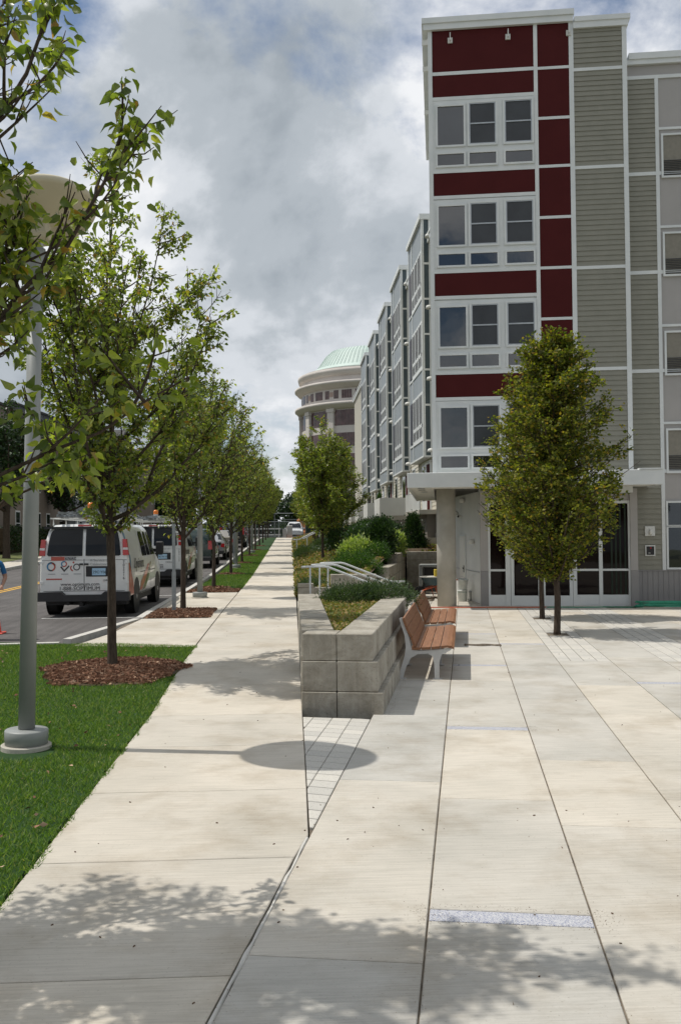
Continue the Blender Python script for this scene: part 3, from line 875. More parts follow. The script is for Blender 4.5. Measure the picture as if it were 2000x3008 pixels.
# louvered windows of the recessed wing
for zt in (13.35, 10.5, 7.65, 4.85):
    window(bd, 6.66, 7.28, zt - 1.25, zt - .08, .33, glass='louver_metal')
    q = MB()
    for i in range(9): q.box(6.67, 7.27, .305, .325, zt - 1.22 + i * .05, zt - 1.20 + i * .05)
    q.build('louver', 'dark_metal', bd)
    window(bd, 7.42, 8.22, zt - 1.25, zt - .08, .33, 'sash', glass='screen_glass')
# ground floor of the wing
window(bd, 6.62, 8.2, .86, 2.0, .33, glass='window_glass'); window(bd, 6.62, 8.2, 2.07, 2.70, .33)
q = MB()
for i in range(50): q.box(5.75 + i * .145, 5.75 + i * .145 + .128, .335, .36, -.3, .76)
q.box(5.73, 13, .345, .36, -.3, .76); q.box(5.73, 13, .32, .36, .76, .79)
q.build('base_cladding', 'base_panel', bd)
# lobby behind the storefront plane
fbox('wall', 'pale_wall', 1.34, 5.6, .34, 9.8, -.35, 3.10)
q = MB(); q.box(1.32, 1.54, .16, .34, .79, 3.12); q.box(5.53, 5.73, .10, .36, .79, 3.12); q.box(1.54, 5.53, .20, .34, 2.78, 3.12)
q.build('pier_cladding', 'beige_panel', bd)
fbox('pier_base', 'base_panel', 1.32, 1.54, .155, .34, -.30, .785); fbox('pier_base', 'base_panel', 5.53, 5.74, .095, .36, -.30, .785)
q = MB()
for x0, x1 in ((1.54, 1.60), (2.03, 2.17), (3.93, 4.04), (4.66, 4.76), (5.48, 5.53)): q.box(x0, x1, .17, .30, -.24, 2.78)
q.box(1.6, 2.03, .18, .30, 2.70, 2.78); q.box(2.17, 3.93, .18, .30, 2.70, 2.78); q.box(4.04, 5.48, .18, .30, 2.70, 2.78)
q.box(2.17, 3.93, .18, .30, 1.92, 2.0)
for x0, x1 in ((1.6, 2.03), (4.04, 4.66), (4.76, 5.48)): q.box(x0, x1, .19, .30, .78, .84); q.box(x0, x1, .19, .30, -.24, .10)
q.box(4.1, 5.4, .183, .19, -.17, .05)
q.build('storefront_frame', 'white_trim', bd)
q = MB()
q.box(1.6, 2.03, .24, .28, .10, 2.7); q.box(4.04, 4.66, .24, .28, .10, 2.7); q.box(4.76, 5.48, .24, .28, .10, 2.7); q.box(2.17, 3.93, .24, .28, 2.0, 2.7)
q.build('storefront_glass', 'lobby_glass', bd)
q = MB()
for x in (5.0, 5.12, 5.24, 5.38): q.box(x, x + .05, .232, .238, .12, 2.66)
q.build('curtain_strips', 'curtain_green', bd)
for x0, x1, hx in ((2.18, 3.04, 2.98), (3.06, 3.92, 3.12)):
    q = MB(); q.box(x0, x0 + .09, .16, .24, -.22, 1.91); q.box(x1 - .09, x1, .16, .24, -.22, 1.91)
    q.box(x0 + .09, x1 - .09, .165, .24, -.22, .08); q.box(x0 + .09, x1 - .09, .165, .24, 1.82, 1.91)
    d = q.build('door', 'white_trim', bd)
    q = MB(); q.box(x0 + .09, x1 - .09, .19, .215, .08, 1.82); q.build('pane', 'lobby_glass', d)
    q = MB(); q.tube([(hx, .11, .65), (hx, .11, 1.15)], .014, 8); q.tube([(hx, .11, .70), (hx, .17, .70)], .01, 6); q.tube([(hx, .11, 1.10), (hx, .17, 1.10)], .01, 6)
    q.build('handle', 'steel_grey', d, True)
# canopy: fascia ring, soffit, roof
ca = MB(); ca.box(-.72, 6.12, -1.36, -1.28, 3.15, 3.56, bev=.01); ca.box(-.72, -.64, -1.28, 9.5, 3.15, 3.555); ca.box(6.04, 6.12, -1.28, .30, 3.15, 3.555)
ca.box(-.64, 6.04, -1.28, .02, 3.46, 3.53)
ca.box(5.5, 6.13, -1.38, -1.1, 3.56, 3.60)
cn = ca.build('canopy', 'white_trim', bd)
q = MB(); q.box(-.64, 1.32, -1.28, 9.5, 3.17, 3.20); q.box(1.32, 6.04, -1.28, .16, 3.17, 3.20)
for i in range(14): q.box(-.64, 1.3, -1.2 + .75 * i, -1.185 + .75 * i, 3.163, 3.17)
q.build('soffit', 'soffit_white', cn)
q = MB()
for x, y in ((-.35, -.7), (-.35, .3), (-.3, 1.6)): q.lathe([(.0, 0), (.10, 0), (.11, .012), (.0, .014)], (x, y, 3.150), 16)
q.build('downlight', 'steel_grey', cn, True)
q = MB(); q.lathe([(.275, -.25), (.275, 3.17)], (.34, .10, 0), 40); q.build('column', 'cast_concrete', bd, True)
# roof level brackets
for x in (.62, 2.28, 4.0):
    q = MB(); q.box(x - .07, x + .07, -.05, .0, 16.17, 16.32); q.box(x - .012, x + .012, -.16, -.05, 16.2, 16.42)
    q.build('roof_bracket', 'pale_wall', bd)
for y, z in ((.05, 16.2), (1.6, 16.2), (4.6, 16.2)):
    q = MB(); q.box(-.20, -.03, y, y + .05, z, z + .14); q.box(-.05, .0, y - .05, y + .1, z - .02, z + .16); q.build('roof_bracket', 'pale_wall', bd)
# wall light and entry panel on the wing siding
q = MB(); q.box(5.97, 6.25, .29, .34, 1.76, 2.04, bev=.008); w = q.build('wall_light', 'pale_wall', bd)
q = MB(); q.tube([(6.12, .26, 1.80), (6.12, .24, 1.86), (6.12, .25, 1.95)], [.04, .045, .03], 10); q.build('lamp_shade', 'soffit_white', w, True)
q = MB(); q.box(5.97, 6.25, .29, .34, 1.19, 1.50, bev=.006); w = q.build('entry_panel', 'pale_wall', bd)
q = MB(); q.box(6.005, 6.215, .28, .295, 1.225, 1.465); s_ = q.build('screen', 'plastic_black', w)
q = MB(); q.box(6.05, 6.11, .276, .28, 1.27, 1.285); q.build('card_slot', 'pale_wall', w)
q = MB(); q.lathe([(0, 0), (.022, 0), (.022, .006)], (6.12, .272, 1.42), 10, axis='y'); q.build('button', 'lamp_red', w)

# ================================================================== ROW BUILDING WITH BAYS
rb = empty('row_building', (5.78, 38.0, 0), 0, 'long cream clapboard apartment row with blue-grey projecting bays climbing the street', 'building')
def rbox(name, mat, *a, **k): return box_part(name, mat, rb, *a, **k)
# local: x east, y along street; the street face is x=0, Y world = y+38
rbox('wall', 'pale_wall', .02, 13, -5.0, 47, 1.2, 14.0)
rbox('wall', 'pale_wall', -.16, 5.5, -10.55, -5.0, -.3, 3.14)
q = MB()
def side_siding(mb, y0, y1, z0, z1, x, ex=.16):
    n = round((z1 - z0) / ex); e = (z1 - z0) / n
    for i in range(n):
        a = z0 + i * e; b_ = a + e
        mb.profile([(x - .02, a), (x - .003, b_), (x + .01, b_), (x + .01, a)], y0, y1, axis='y')
side_siding(q, -4.9, 47, 1.9, 13.9, .02)
q.build('siding', 'cream_siding', rb)
q = MB(); q.box(-.12, .3, -5, 47.2, 13.9, 14.12); q.box(-.16, .34, -5, 47.3, 14.12, 14.22); q.build('parapet', 'white_trim', rb)
q = MB(); q.box(-.03, .5, -5, 47, .3, 1.9); q.build('base_wall', 'cast_concrete', rb)
D1, SP, BL = 38.1, 7.35, 4.35
for i in range(6):
    y0 = D1 - 38 + SP * (i - 0) - 0.0; y1 = y0 + BL
    if i == 5: break
    zb, zt = 5.05 - .1 * i, 15.0
    bx = -.36
    q = MB(); q.box(bx + .03, .02, y0 + .03, y1 - .03, zb + .05, zt - .05)
    bay = q.build('bay', 'blue_panel', rb)
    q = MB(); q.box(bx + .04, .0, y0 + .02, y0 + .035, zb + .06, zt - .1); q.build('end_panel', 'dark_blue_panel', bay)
    t = MB()
    for y in (y0, y1 - .11, y0 + 3.15): t.box(bx - .002, bx + .035, y, y + .11, zb, zt)
    t.box(bx + .04, bx + .10, y0 - .004, y0 + .03, zb, zt); t.box(-.06, .015, y0 - .004, y0 + .03, zb, zt)
    t.box(bx - .08, .06, y0 - .08, y1 + .08, zt - .12, zt + .10)
    t.box(bx - .004, .01, y0 - .002, y1, zb - .02, zb + .05)
    wn = []
    k = 0
    z = zb + .75
    while z < zt - 2.6:
        t.box(bx - .004, bx + .03, y0 + .11, y1 - .11, z - .06, z + .02)
        t.box(bx - .002, bx + .03, y0 + .11, y0 + 3.15, z + .02, z + 1.98)
        t.box(bx + .04, .015, y0 - .006, y0 + .03, z - .12, z - .04); t.box(bx + .04, .015, y0 - .006, y0 + .03, z + 1.35, z + 1.43)
        z += 2.93; k += 1
    t.build('bay_trim', 'white_trim', bay)
    for j in range(k):
        z = zb + .75 + 2.93 * j
        g = MB()
        for a in (.22, 1.2, 2.2):
            g.box(bx - .008, bx + .0, y0 + a, y0 + a + .74, z + .68, z + 1.86); g.box(bx - .008, bx, y0 + a, y0 + a + .74, z + .14, z + .46)
        g.box(bx - .006, bx + .03, y0 + 3.4, y0 + 4.1, z + .1, z + 1.9)
        g.build('window', 'bay_glass', bay)
        g = MB()
        for a in (.18, .56, .96, 1.16, 1.54, 1.94, 2.16, 2.54, 2.94): g.box(bx - .03, bx - .008, y0 + a, y0 + a + .045, z + .12, z + 1.88)
        g.box(bx - .03, bx - .008, y0 + .18, y0 + 2.98, z + .5, z + .64); g.build('mullions', 'white_trim', bay)
    # stretch of wall after the bay: windows, doors, half dome lights
    for j in range(5):
        z = 2.9 + 2.93 * j
        if z > 13: break
        f = MB(); f.box(-.03, .02, y1 + .9, y1 + 1.9, z + .55, z + 2.05); f = f.build('window', 'white_trim', rb)
        f2 = MB()
        f2.box(-.037, -.03, y1 + .97, y1 + 1.38, z + .62, z + 1.98); f2.box(-.037, -.03, y1 + 1.43, y1 + 1.84, z + .62, z + 1.98); f2.build('pane', 'window_glass', f)
        l = MB(); l.lathe([(.0, .16), (.11, .12), (.16, .0), (.0, .0)], (-.13, y0 - .45, z + 2.3), 12); l.box(-.13, .02, y0 - .5, y0 - .40, z + 2.3, z + 2.36)
        l.build('wall_light', 'pale_wall', rb, True)
    f = MB(); f.box(-.04, .02, y0 + .3, y0 + 2.9, 2.75, 4.95); f = f.build('door_surround', 'white_trim', rb)
    f2 = MB(); f2.box(-.05, -.04, y0 + .5, y0 + 1.3, 2.8, 4.8); f2.build('door', 'red_panel', f)
    f2 = MB(); f2.box(-.05, -.04, y0 + 1.5, y0 + 2.6, 3.3, 4.8); f2.build('pane', 'window_glass', f)
# porches in front
for i in range(5):
    y0 = 44.9 - 38 + SP * i - (0 if i else 0); z0 = 2.72
    f = MB(); f.box(-1.55, .0, y0, y0 + 2.9, 2.55, 2.76); pch = f.build('porch_slab', 'cast_concrete', rb)
    f = MB(); f.box(-1.55, -.02, y0 - .03, y0 + .03, 2.76, 3.62); f.box(-1.55, -1.49, y0 + .03, y0 + 2.9, 2.76, 3.62); f.build('porch_screen', 'pale_wall', pch)
    f = MB(); f.box(-1.5, .0, y0 + .02, y0 + 2.8, .8, 2.55); f.build('porch_base', 'taupe_wall', pch)
f = MB(); f.box(-.72, .02, -1.0, 3.6, 2.66, 2.84); pch = f.build('porch_slab', 'cast_concrete', rb)
f = MB(); f.box(-.70, -.66, -.98, 3.6, 2.84, 3.55)
for i in range(24): f.box(-.71, -.65, -.95 + .19 * i, -.93 + .19 * i, 2.84, 3.6)
f.build('porch_screen', 'pale_wall', pch)
f = MB(); f.box(-.36, .0, -.7, 3.4, .9, 2.66); f.build('porch_base', 'taupe_wall', pch)
f = MB(); f.box(-.52, .04, -1.1, -.5, .4, 1.72); f.build('porch_footing', 'cast_concrete', pch)
# service door in the lobby side wall
q = MB(); q.box(-.20, -.165, -8.0, -7.05, -.28, 1.84); sd = q.build('service_door', 'white_trim', rb)
q = MB(); q.box(-.215, -.20, -7.95, -7.10, -.25, 1.80); q.build('door_leaf', 'soffit_white', sd)
q = MB(); q.tube([(-.23, -7.85, .72), (-.25, -7.85, .76), (-.23, -7.74, .76)], .015, 6); q.box(-.225, -.215, -7.9, -7.8, .62, .84); q.build('handle', 'dark_metal', sd)
q = MB(); q.box(-.175, -.155, -10.5, -5.0, .70, .715); q.build('panel_joint', 'steel_grey', rb)
for y, z in ((-9.4, 1.62), (-6.6, 2.55), (-7.9, 2.95)):
    q = MB(); q.lathe([(0, .1), (.07, .08), (.09, -.06), (0, -.07)], (-.26, y, z), 12); q.box(-.26, -.16, y - .03, y + .03, z - .03, z + .03); q.build('wall_light', 'soffit_white', rb, True)
q = MB(); q.lathe([(0, .06), (.07, .04), (.08, -.03), (0, -.05)], (-.28, -7.3, 2.45), 12); q.box(-.28, -.16, -7.33, -7.27, 2.44, 2.48); cm = q.build('security_camera', 'soffit_white', rb, True)
q = MB(); q.lathe([(0, 0), (.035, 0), (.035, .01), (0, .01)], (-.30, -7.40, 2.44), 10, axis='y'); q.build('lens', 'plastic_black', cm)

# ================================================================== ROUND BUILDING WITH COPPER ROOF
dm = empty('domed_building', (17.0, 190, 0), 0, 'round pale stone office building with a green copper roof, beyond the row', 'building')
Rr = 15.3
q = MB(); q.lathe([(Rr - .5, 0), (Rr - .5, 33.8), (Rr - .9, 33.8)], (0, 0, 0), 96); q.build('wall', 'dome_stone', dm)
q = MB()
for z, pr in ((33.0, .25), (30.6, .9), (26.6, .9), (21.5, .0)):
    if pr: q.lathe([(Rr - .5, z - .9), (Rr + pr * .3, z - .6), (Rr + pr * .8, z - .1), (Rr + pr, z), (Rr + pr, z + .45), (Rr - .4, z + .6)], (0, 0, 0), 96)
q.build('cornice', 'dome_stone', dm, True)
q = MB(); q.lathe([(Rr - 2.6, 33.7), (Rr - 3.2, 34.6), (Rr - 5.4, 37.8), (Rr - 6.6, 38.8), (0, 39.2)], (0, 0, 0), 96)
rf = q.build('roof', 'copper_green', dm)
q = MB()
for j in range(84):
    w = 2 * pi * j / 84; r1, r2 = Rr - 3.15, Rr - 6.5
    q.tube([(r1 * cos(w), r1 * sin(w), 34.62), ((Rr - 5.38) * cos(w), (Rr - 5.38) * sin(w), 37.82), (r2 * cos(w), r2 * sin(w), 38.82)], .035, 4)
q.build('roof_seams', 'copper_green', rf)
q = MB(); q.lathe([(Rr - 2.4, 33.8), (Rr - 2.3, 34.3), (Rr - 3.0, 34.9)], (0, 0, 0), 96); q.build('gutter', 'copper_green', rf)
NB = 14
for row in range(7):
    z0, z1 = [(27.8, 29.4), (22.6, 25.6), (18.6, 21.2), (14.6, 17.2), (10.6, 13.2), (6.6, 9.2), (2.4, 5.0)][row]
    for j in range(5, 14):
        w0 = 2 * pi * j / NB; q = MB()
        spans = [(.08, .24), (.34, .66), (.76, .92)] if row == 0 else [(.11, .89)]
        for a, b_ in spans:
            n = 4
            for k in range(n):
                wa = w0 + 2 * pi / NB * (a + (b_ - a) * k / n) + .0012; wb = w0 + 2 * pi / NB * (a + (b_ - a) * (k + 1) / n) - .0012
                r1 = Rr - .46
                q.add([(r1 * cos(wa), r1 * sin(wa), z0), (r1 * cos(wb), r1 * sin(wb), z0), (r1 * cos(wb), r1 * sin(wb), z1), (r1 * cos(wa), r1 * sin(wa), z1)], [(0, 1, 2, 3)])
        q.build('window', 'bronze_glass', dm)
q = MB()
for j in range(NB):
    w = 2 * pi * j / NB; c_, s_ = cos(w), sin(w); t = Vector((-s_, c_)); n_ = Vector((c_, s_))
    for wd, r0, r1, z0, z1 in ((.7, Rr - .6, Rr + .05, 0, 25.2), (.85, Rr - .6, Rr + .18, 25.2, 25.9)):
        P = [n_ * r0 - t * wd, n_ * r1 - t * wd, n_ * r1 + t * wd, n_ * r0 + t * wd]
        q.prism([(p.x, p.y) for p in P], z0, z1)
q.build('pilaster', 'dome_stone', dm)
for j in range(5, 14):
    q = MB(); w = 2 * pi * j / NB; c_, s_ = cos(w), sin(w); t = Vector((-s_, c_)); n_ = Vector((c_, s_))
    P = [n_ * (Rr - .6) - t * .42, n_ * (Rr - .43) - t * .42, n_ * (Rr - .43) + t * .42, n_ * (Rr - .6) + t * .42]
    q.prism([(p.x, p.y) for p in P], 28.2, 29.1)
    q.build('tile_inlay', 'pink_stone', dm)
q = MB(); q.box(-16, 22, -3, 10, 0, 4.2); q.build('podium', 'taupe_wall', dm)

# ================================================================== HOUSES ACROSS THE STREET
def house(name, x0, x1, y0, y1, h, mat, label, wins, ridge='y', z0=0.0):
    zb = zs(y0)
    e = empty(name, ((x0 + x1) / 2, (y0 + y1) / 2, zb - .3), 0, label, 'house', 'houses across the street')
    L, W = (x1 - x0) / 2, (y1 - y0) / 2
    q = MB(); q.box(-L + .05, L - .05, -W + .05, W - .05, 0, h)
    if ridge == 'y': q.profile([(-L + .05, h), (L - .05, h), (0, h + L * .38)], -W + .06, W - .06)
    else: q.profile([(-W + .05, h), (W - .05, h), (0, h + W * .38)], -L + .06, L - .06, axis='x')
    q.build('wall', mat, e)
    q = MB(); siding(q, -L, L, .6, h, -W + .06, .14); 
    n = round((h - .6) / .14); ee = (h - .6) / n
    for i in range(n):
        a = .6 + i * ee; q.profile([(L + .016, a), (L + .003, a + ee), (L - .06, a + ee), (L - .06, a)], -W, W, axis='y')
    q.build('siding', mat, e)
    q = MB()
    if ridge == 'y':
        for s_ in (-1, 1): q.profile([(s_ * (L + .4), h - .15), (s_ * (L + .4), h + .0), (0, h + L * .38 + .18), (0, h + L * .38 + .02)], -W - .35, W + .35)
    else:
        for s_ in (-1, 1): q.profile([(s_ * (W + .4), h - .15), (s_ * (W + .4), h + .0), (0, h + W * .38 + .18), (0, h + W * .38 + .02)], -L - .35, L + .35, axis='x')
    q.build('roof', 'roof_shingle', e)
    # windows: front face (-y) at columns, and street face (+x)
    for k in range(int(h // 2.9)):
        z = 1.5 + 2.85 * k
        for c_ in wins:
            f = MB(); f.box(c_ - .5, c_ + .5, -W - .02, -W + .05, z, z + 1.55); f = f.build('window', 'white_trim', e)
            g = MB(); g.box(c_ - .4, c_ + .4, -W - .03, -W - .02, z + .1, z + .74); g.box(c_ - .4, c_ + .4, -W - .03, -W - .02, z + .8, z + 1.45); g.build('pane', 'window_glass', f)
        yv = -W + 1.6
        while yv < W - 1:
            f = MB(); f.box(L - .04, L + .03, yv - .5, yv + .5, z, z + 1.55); f = f.build('window', 'white_trim', e)
            g = MB(); g.box(L + .03, L + .04, yv - .4, yv + .4, z + .1, z + .74); g.box(L + .03, L + .04, yv - .4, yv + .4, z + .8, z + 1.45); g.build('pane', 'window_glass', f)
            yv += 2.4
    return e
hA = house('clapboard_house', -27.5, -16.9, 57, 69, 9.2, 'brown_siding', 'tan clapboard house at the far left behind the lamp post', (-3.6, -1.2, 1.6, 3.9), 'y')
house('clapboard_house', -25.5, -16.2, 71, 84, 9.4, 'slate_siding', 'grey clapboard house just beyond the tan one', (-2, .8, 3.3), 'y')
house('clapboard_house', -26, -16.4, 86.5, 98, 8.8, 'slate_siding', 'grey clapboard house behind the roof rack of the nearest van', (-2, .8, 3.3), 'x')
house('clapboard_house', -27, -16.8, 112, 124, 9.0, 'brown_siding', 'tan clapboard house beyond the crossing street', (-2, .8, 3.3), 'x')
house('clapboard_house', -39, -29.5, 44, 56, 8.6, 'slate_siding', 'grey clapboard house set back at the left edge', (-2, .8, 3.3), 'y')
# porch railing of the tan house
e = empty('porch', (-19.5, 55.5, zs(55)), 0, 'raised porch with dark vertical railings in front of the tan house', 'porch')
q = MB(); q.box(-7, 2.2, -.8, 1.2, 0, 1.35); q.build('deck', 'taupe_wall', e)
q = MB(); q.box(-7, 2.2, -.8, -.74, 2.35, 2.41); q.box(-7, 2.2, -.8, -.74, 1.45, 1.49)
for i in range(66): q.box(-7 + .14 * i, -6.975 + .14 * i, -.79, -.76, 1.35, 2.38)
for i in range(8): q.box(-7 + 1.3 * i, -6.92 + 1.3 * i, -.81, -.74, 1.35, 2.46)
q.build('railing', 'dark_metal', e)

# ================================================================== TREES
def bez(p0, p1, p2, n):
    out = []
    for i in range(n + 1):
        t = i / n; out.append(p0 * (1 - t) ** 2 + p1 * 2 * t * (1 - t) + p2 * t * t)
    return out
def tree_data(seed, H, fork, R, trunk_r, nlimb, zwide=.42, keepout=False, leafN=9000, lsize=.07, droop=.75, twig=(.35, .8), upright=1.0, customs=None, env=None, density_top=1.0, low=.0):
    """returns (MB of wood, leaf points, leaf directions). crown radius follows an egg shape"""
    r = random.Random(seed); mb = MB(); LP = []; LD = []
    def radius(z):
        t = (z - fork) / (H - fork)
        if t < 0 or t > 1: return .0
        return R * (sin(pi * min(1, (t ** .72 * .93 + .07))) ** .62) * (1 if t < zwide else max(.14, 1 - .55 * ((t - zwide) / (1 - zwide)) ** 1.6))
    # trunk: slight wander, flare at the foot
    tp = [Vector((0, 0, -.05)), Vector((0, 0, .06)), Vector((r.uniform(-.01, .01), r.uniform(-.01, .01), .35)), Vector((r.uniform(-.02, .02), r.uniform(-.02, .02), fork * .7)), Vector((r.uniform(-.03, .03), r.uniform(-.03, .03), fork + .05))]
    lead = tp[-1].copy(); k = 7
    for i in range(1, k + 1):
        tp.append(Vector((lead.x + r.uniform(-.06, .06), lead.y + r.uniform(-.06, .06), fork + (H - .25 - fork) * i / k)))
    rad = [trunk_r * 1.45, trunk_r * 1.15, trunk_r, trunk_r * .9, trunk_r * .92] + [trunk_r * (.62 * (1 - i / (k + .6)) + .05) for i in range(1, k + 1)]
    mb.tube(tp, rad, 9)
    limbs = [(tp[4:], H)]
    ga = r.uniform(0, 6)
    ends = []
    for i in range(nlimb):
        ga += 2.39996 + r.uniform(-.35, .35)
        q = i / max(1, nlimb - 1)
        z0 = fork - .12 + (H - fork) * .52 * q ** 1.25
        zt = z0 + (H - z0) * r.uniform(.45, .82) * (1 - .15 * q) if upright > .5 else z0 + (H - z0) * r.uniform(.2, .5)
        if r.random() < .25 and q < .5: zt = z0 + (H - z0) * r.uniform(.22, .4)
        rr = radius(zt) * r.uniform(.72, 1.0)
        d = Vector((cos(ga), sin(ga), 0))
        if keepout and d.x > .1 and zt < 3.7: d.x = -d.x
        if keepout and d.x > .1: rr *= .68
        f_ = (z0 - fork) / (H - fork)
        idx = min(len(tp) - 2, 4 + int(max(0, f_) * k)); a, b_ = tp[idx], tp[idx + 1]
        tt = max(0, min(1, (z0 - a.z) / (b_.z - a.z + 1e-6))); p0 = a.lerp(b_, tt) if z0 > fork else Vector((0, 0, z0))
        p2 = d * rr + Vector((0, 0, zt)); p1 = d * rr * .62 + Vector((0, 0, z0 + (zt - z0) * .28))
        P = bez(p0, p1, p2, 8)
        P = [p + Vector((r.gauss(0, .018), r.gauss(0, .018), r.gauss(0, .012))) * (j > 0) for j, p in enumerate(P)]
        r0 = trunk_r * (.50 - .26 * q) * r.uniform(.85, 1.1)
        mb.tube(P, [r0 * (1 - .86 * j / 8) + .003 for j in range(9)], 6)
        limbs.append((P, 0))
    for c in customs or []:
        p0, p1, p2, r0 = c[:4]
        P = bez(Vector(p0), Vector(p1), Vector(p2), 9)
        P = [p + Vector((r.gauss(0, .02), r.gauss(0, .02), r.gauss(0, .02))) * (j > 0) for j, p in enumerate(P)]
        mb.tube(P, [r0 * (1 - .85 * j / 9) + .003 for j in range(10)], 6)
        limbs.append((P, c[4] if len(c) > 4 else 1))
    twigs = []
    for P, typ in limbs:
        m = len(P)
        for j in range(1 if typ != H else 1, m):
            cnt = 3 if j < m - 1 else 4
            if typ == 2: cnt = 1 if j > 3 else 0
            for _ in range(cnt):
                t = r.random(); p = P[j - 1].lerp(P[j], t)
                out = Vector((p.x, p.y, 0)); out = out.normalized() if out.length > .05 else Vector((r.gauss(0, 1), r.gauss(0, 1), 0)).normalized()
                d = (out * r.uniform(.1, 1.0) + Vector((r.gauss(0, .55), r.gauss(0, .55), r.uniform(.2, 1.1))) ).normalized()
                L = r.uniform(*twig) * (1.15 - .4 * j / m)
                e_ = p + d * L
                if not typ:
                    lim = radius(e_.z) if fork < e_.z < H else 0
                    if Vector((e_.x, e_.y, 0)).length > lim * 1.1 + .1: L *= .5; e_ = p + d * L
                if e_.z > H: L *= .4; e_ = p + d * L
                mid = p + d * L * .5 + Vector((r.gauss(0, .03), r.gauss(0, .03), -.02))
                Q = bez(p, mid, e_ + Vector((0, 0, .05)), 4)
                mb.tube(Q, [.010, .0085, .007, .005, .0025], 4, cap=False)
                twigs.append(Q)
                for _2 in range(3):
                    s0 = Q[r.randint(1, 3)]; d2 = (d + Vector((r.gauss(0, .7), r.gauss(0, .7), r.gauss(.1, .5)))).normalized()
                    Q2 = [s0, s0 + d2 * L * .25, s0 + d2 * L * .45 + Vector((0, 0, .03))]
                    mb.tube(Q2, [.005, .004, .002], 3, cap=False); twigs.append(Q2)
        twigs.append(P[-3:]); twigs.append(P[-2:])
    tot = sum(sum((b_ - a).length for a, b_ in zip(Q, Q[1:])) for Q in twigs); perm = leafN / tot
    for Q in twigs:
        L = sum((b_ - a).length for a, b_ in zip(Q, Q[1:]))
        n = max(2, int(perm * L * r.choice((.25, .6, 1.1, 1.5, 2.1))))
        if Q[-1].z < fork + low and r.random() < .5: n //= 2
        for _ in range(n):
            t = r.random() ** .5 * (len(Q) - 1); i = min(int(t), len(Q) - 2); p = Q[i].lerp(Q[i + 1], t - i)
            ax = (Q[i + 1] - Q[i]).normalized()
            d = Vector((r.gauss(0, 1), r.gauss(0, 1), r.gauss(0, .6))).normalized() * .9 + ax * .4 + Vector((0, 0, -droop))
            d.normalize(); pt = lsize * .35
            LP.append(p + d * pt + Vector((r.gauss(0, .02), r.gauss(0, .02), r.gauss(0, .02)))); LD.append(d)
    return mb, np.array([tuple(p) for p in LP]), np.array([tuple(p) for p in LD])

def make_tree(name, loc, data, lsize, tmpl, leafmat, label, cat, grp, wid=1.0, rz=0.0, seed=0):
    mb, LP, LD = data
    e = empty(name, loc, rz, label, cat, grp)
    mb.build('trunk', 'bark', e, True)
    rg = np.random.default_rng(seed + 11)
    roll = rg.normal(size=LP.shape) + np.array([0, 0, .8])
    scatter('crown', LP, LD, lsize * rg.uniform(.65, 1.2, len(LP)), tmpl, leafmat, e, rg, roll, wid)
    return e
G1 = 'street trees in a row along the kerb'
# the tree beside the viewer: only its branches reach into the picture
cust = [((0, 0, 1.75), (.9, .05, 2.05), (1.92, .15, 2.70), .014, 2), ((0, 0, 2.0), (1.0, -.1, 2.5), (1.66, .0, 3.9), .02), ((0, 0, 2.1), (.6, .1, 2.6), (1.12, .1, 3.4), .015),
        ((0, 0, 2.3), (.9, .1, 3.2), (1.35, .1, 4.9), .02), ((0, 0, 1.7), (.6, .5, 1.8), (1.25, .75, 2.3), .014, 2),
        ((0, 0, 2.6), (.5, .3, 3.6), (.95, .35, 4.7), .018)]
dat0 = tree_data(21, 6.3, 1.75, 1.45, .065, 17, leafN=15500, lsize=.078, customs=cust, droop=.9, keepout=True, twig=(.2, .5))
t0 = make_tree('pear_tree', (-2.44, 4.55, 0), dat0, .077, LEAF_FINE, 'pear_leaf', 'nearest pear tree, its branches reaching in from the left edge before the lamp post', 'tree', G1, seed=1)
dat1 = tree_data(4, 7.0, 1.85, 2.0, .062, 21, leafN=20000, lsize=.08, low=.3, twig=(.25, .6))
t1 = make_tree('pear_tree', (-2.43, 12.78, zs(12.8) + .04), dat1, .078, LEAF_MID, 'pear_leaf', 'pear tree in the round mulch bed on the near lawn', 'tree', G1, seed=2)
protos = []
for k, sd in enumerate((33, 58, 91)):
    d = tree_data(sd, 6.5 + .2 * k, 1.7, 1.7 + .06 * k, .06, 18, leafN=9000, lsize=.08)
    protos.append(d)
lab = ['pear tree in the square mulch bed beside the galvanised sign post', 'pear tree at the near end of the far grass strip, second past the sign post', 'third pear tree past the sign post, just before a slim lamp post',
       'fourth pear tree past the sign post on the grass strip', 'fifth pear tree past the sign post on the grass strip', 'sixth pear tree past the sign post on the grass strip', 'seventh pear tree past the sign post on the grass strip',
       'eighth pear tree past the sign post on the grass strip', 'ninth pear tree past the sign post, near the far end', 'farthest pear tree of the row beside the end fence']
made = {}
for i in range(10):
    k = (i * 2 + (i // 3)) % 3; Y = 12.8 + 8.17 * (i + 1)
    if k not in made:
        made[k] = t = make_tree('pear_tree', (-2.43, Y, zs(Y)), protos[k], .085, LEAF_MID, 'pear_leaf', lab[i], 'tree', G1, rz=i * 1.7, seed=20 + k)
    else:
        t = copy_tree(made[k]); t.location = (-2.43, Y, zs(Y)); t.rotation_euler = (0, 0, i * 1.7 + .5); tag(t, lab[i])
        s_ = 1 - .03 * (i % 3); t.scale = (s_, s_, .96 + .03 * ((i * 7) % 3))
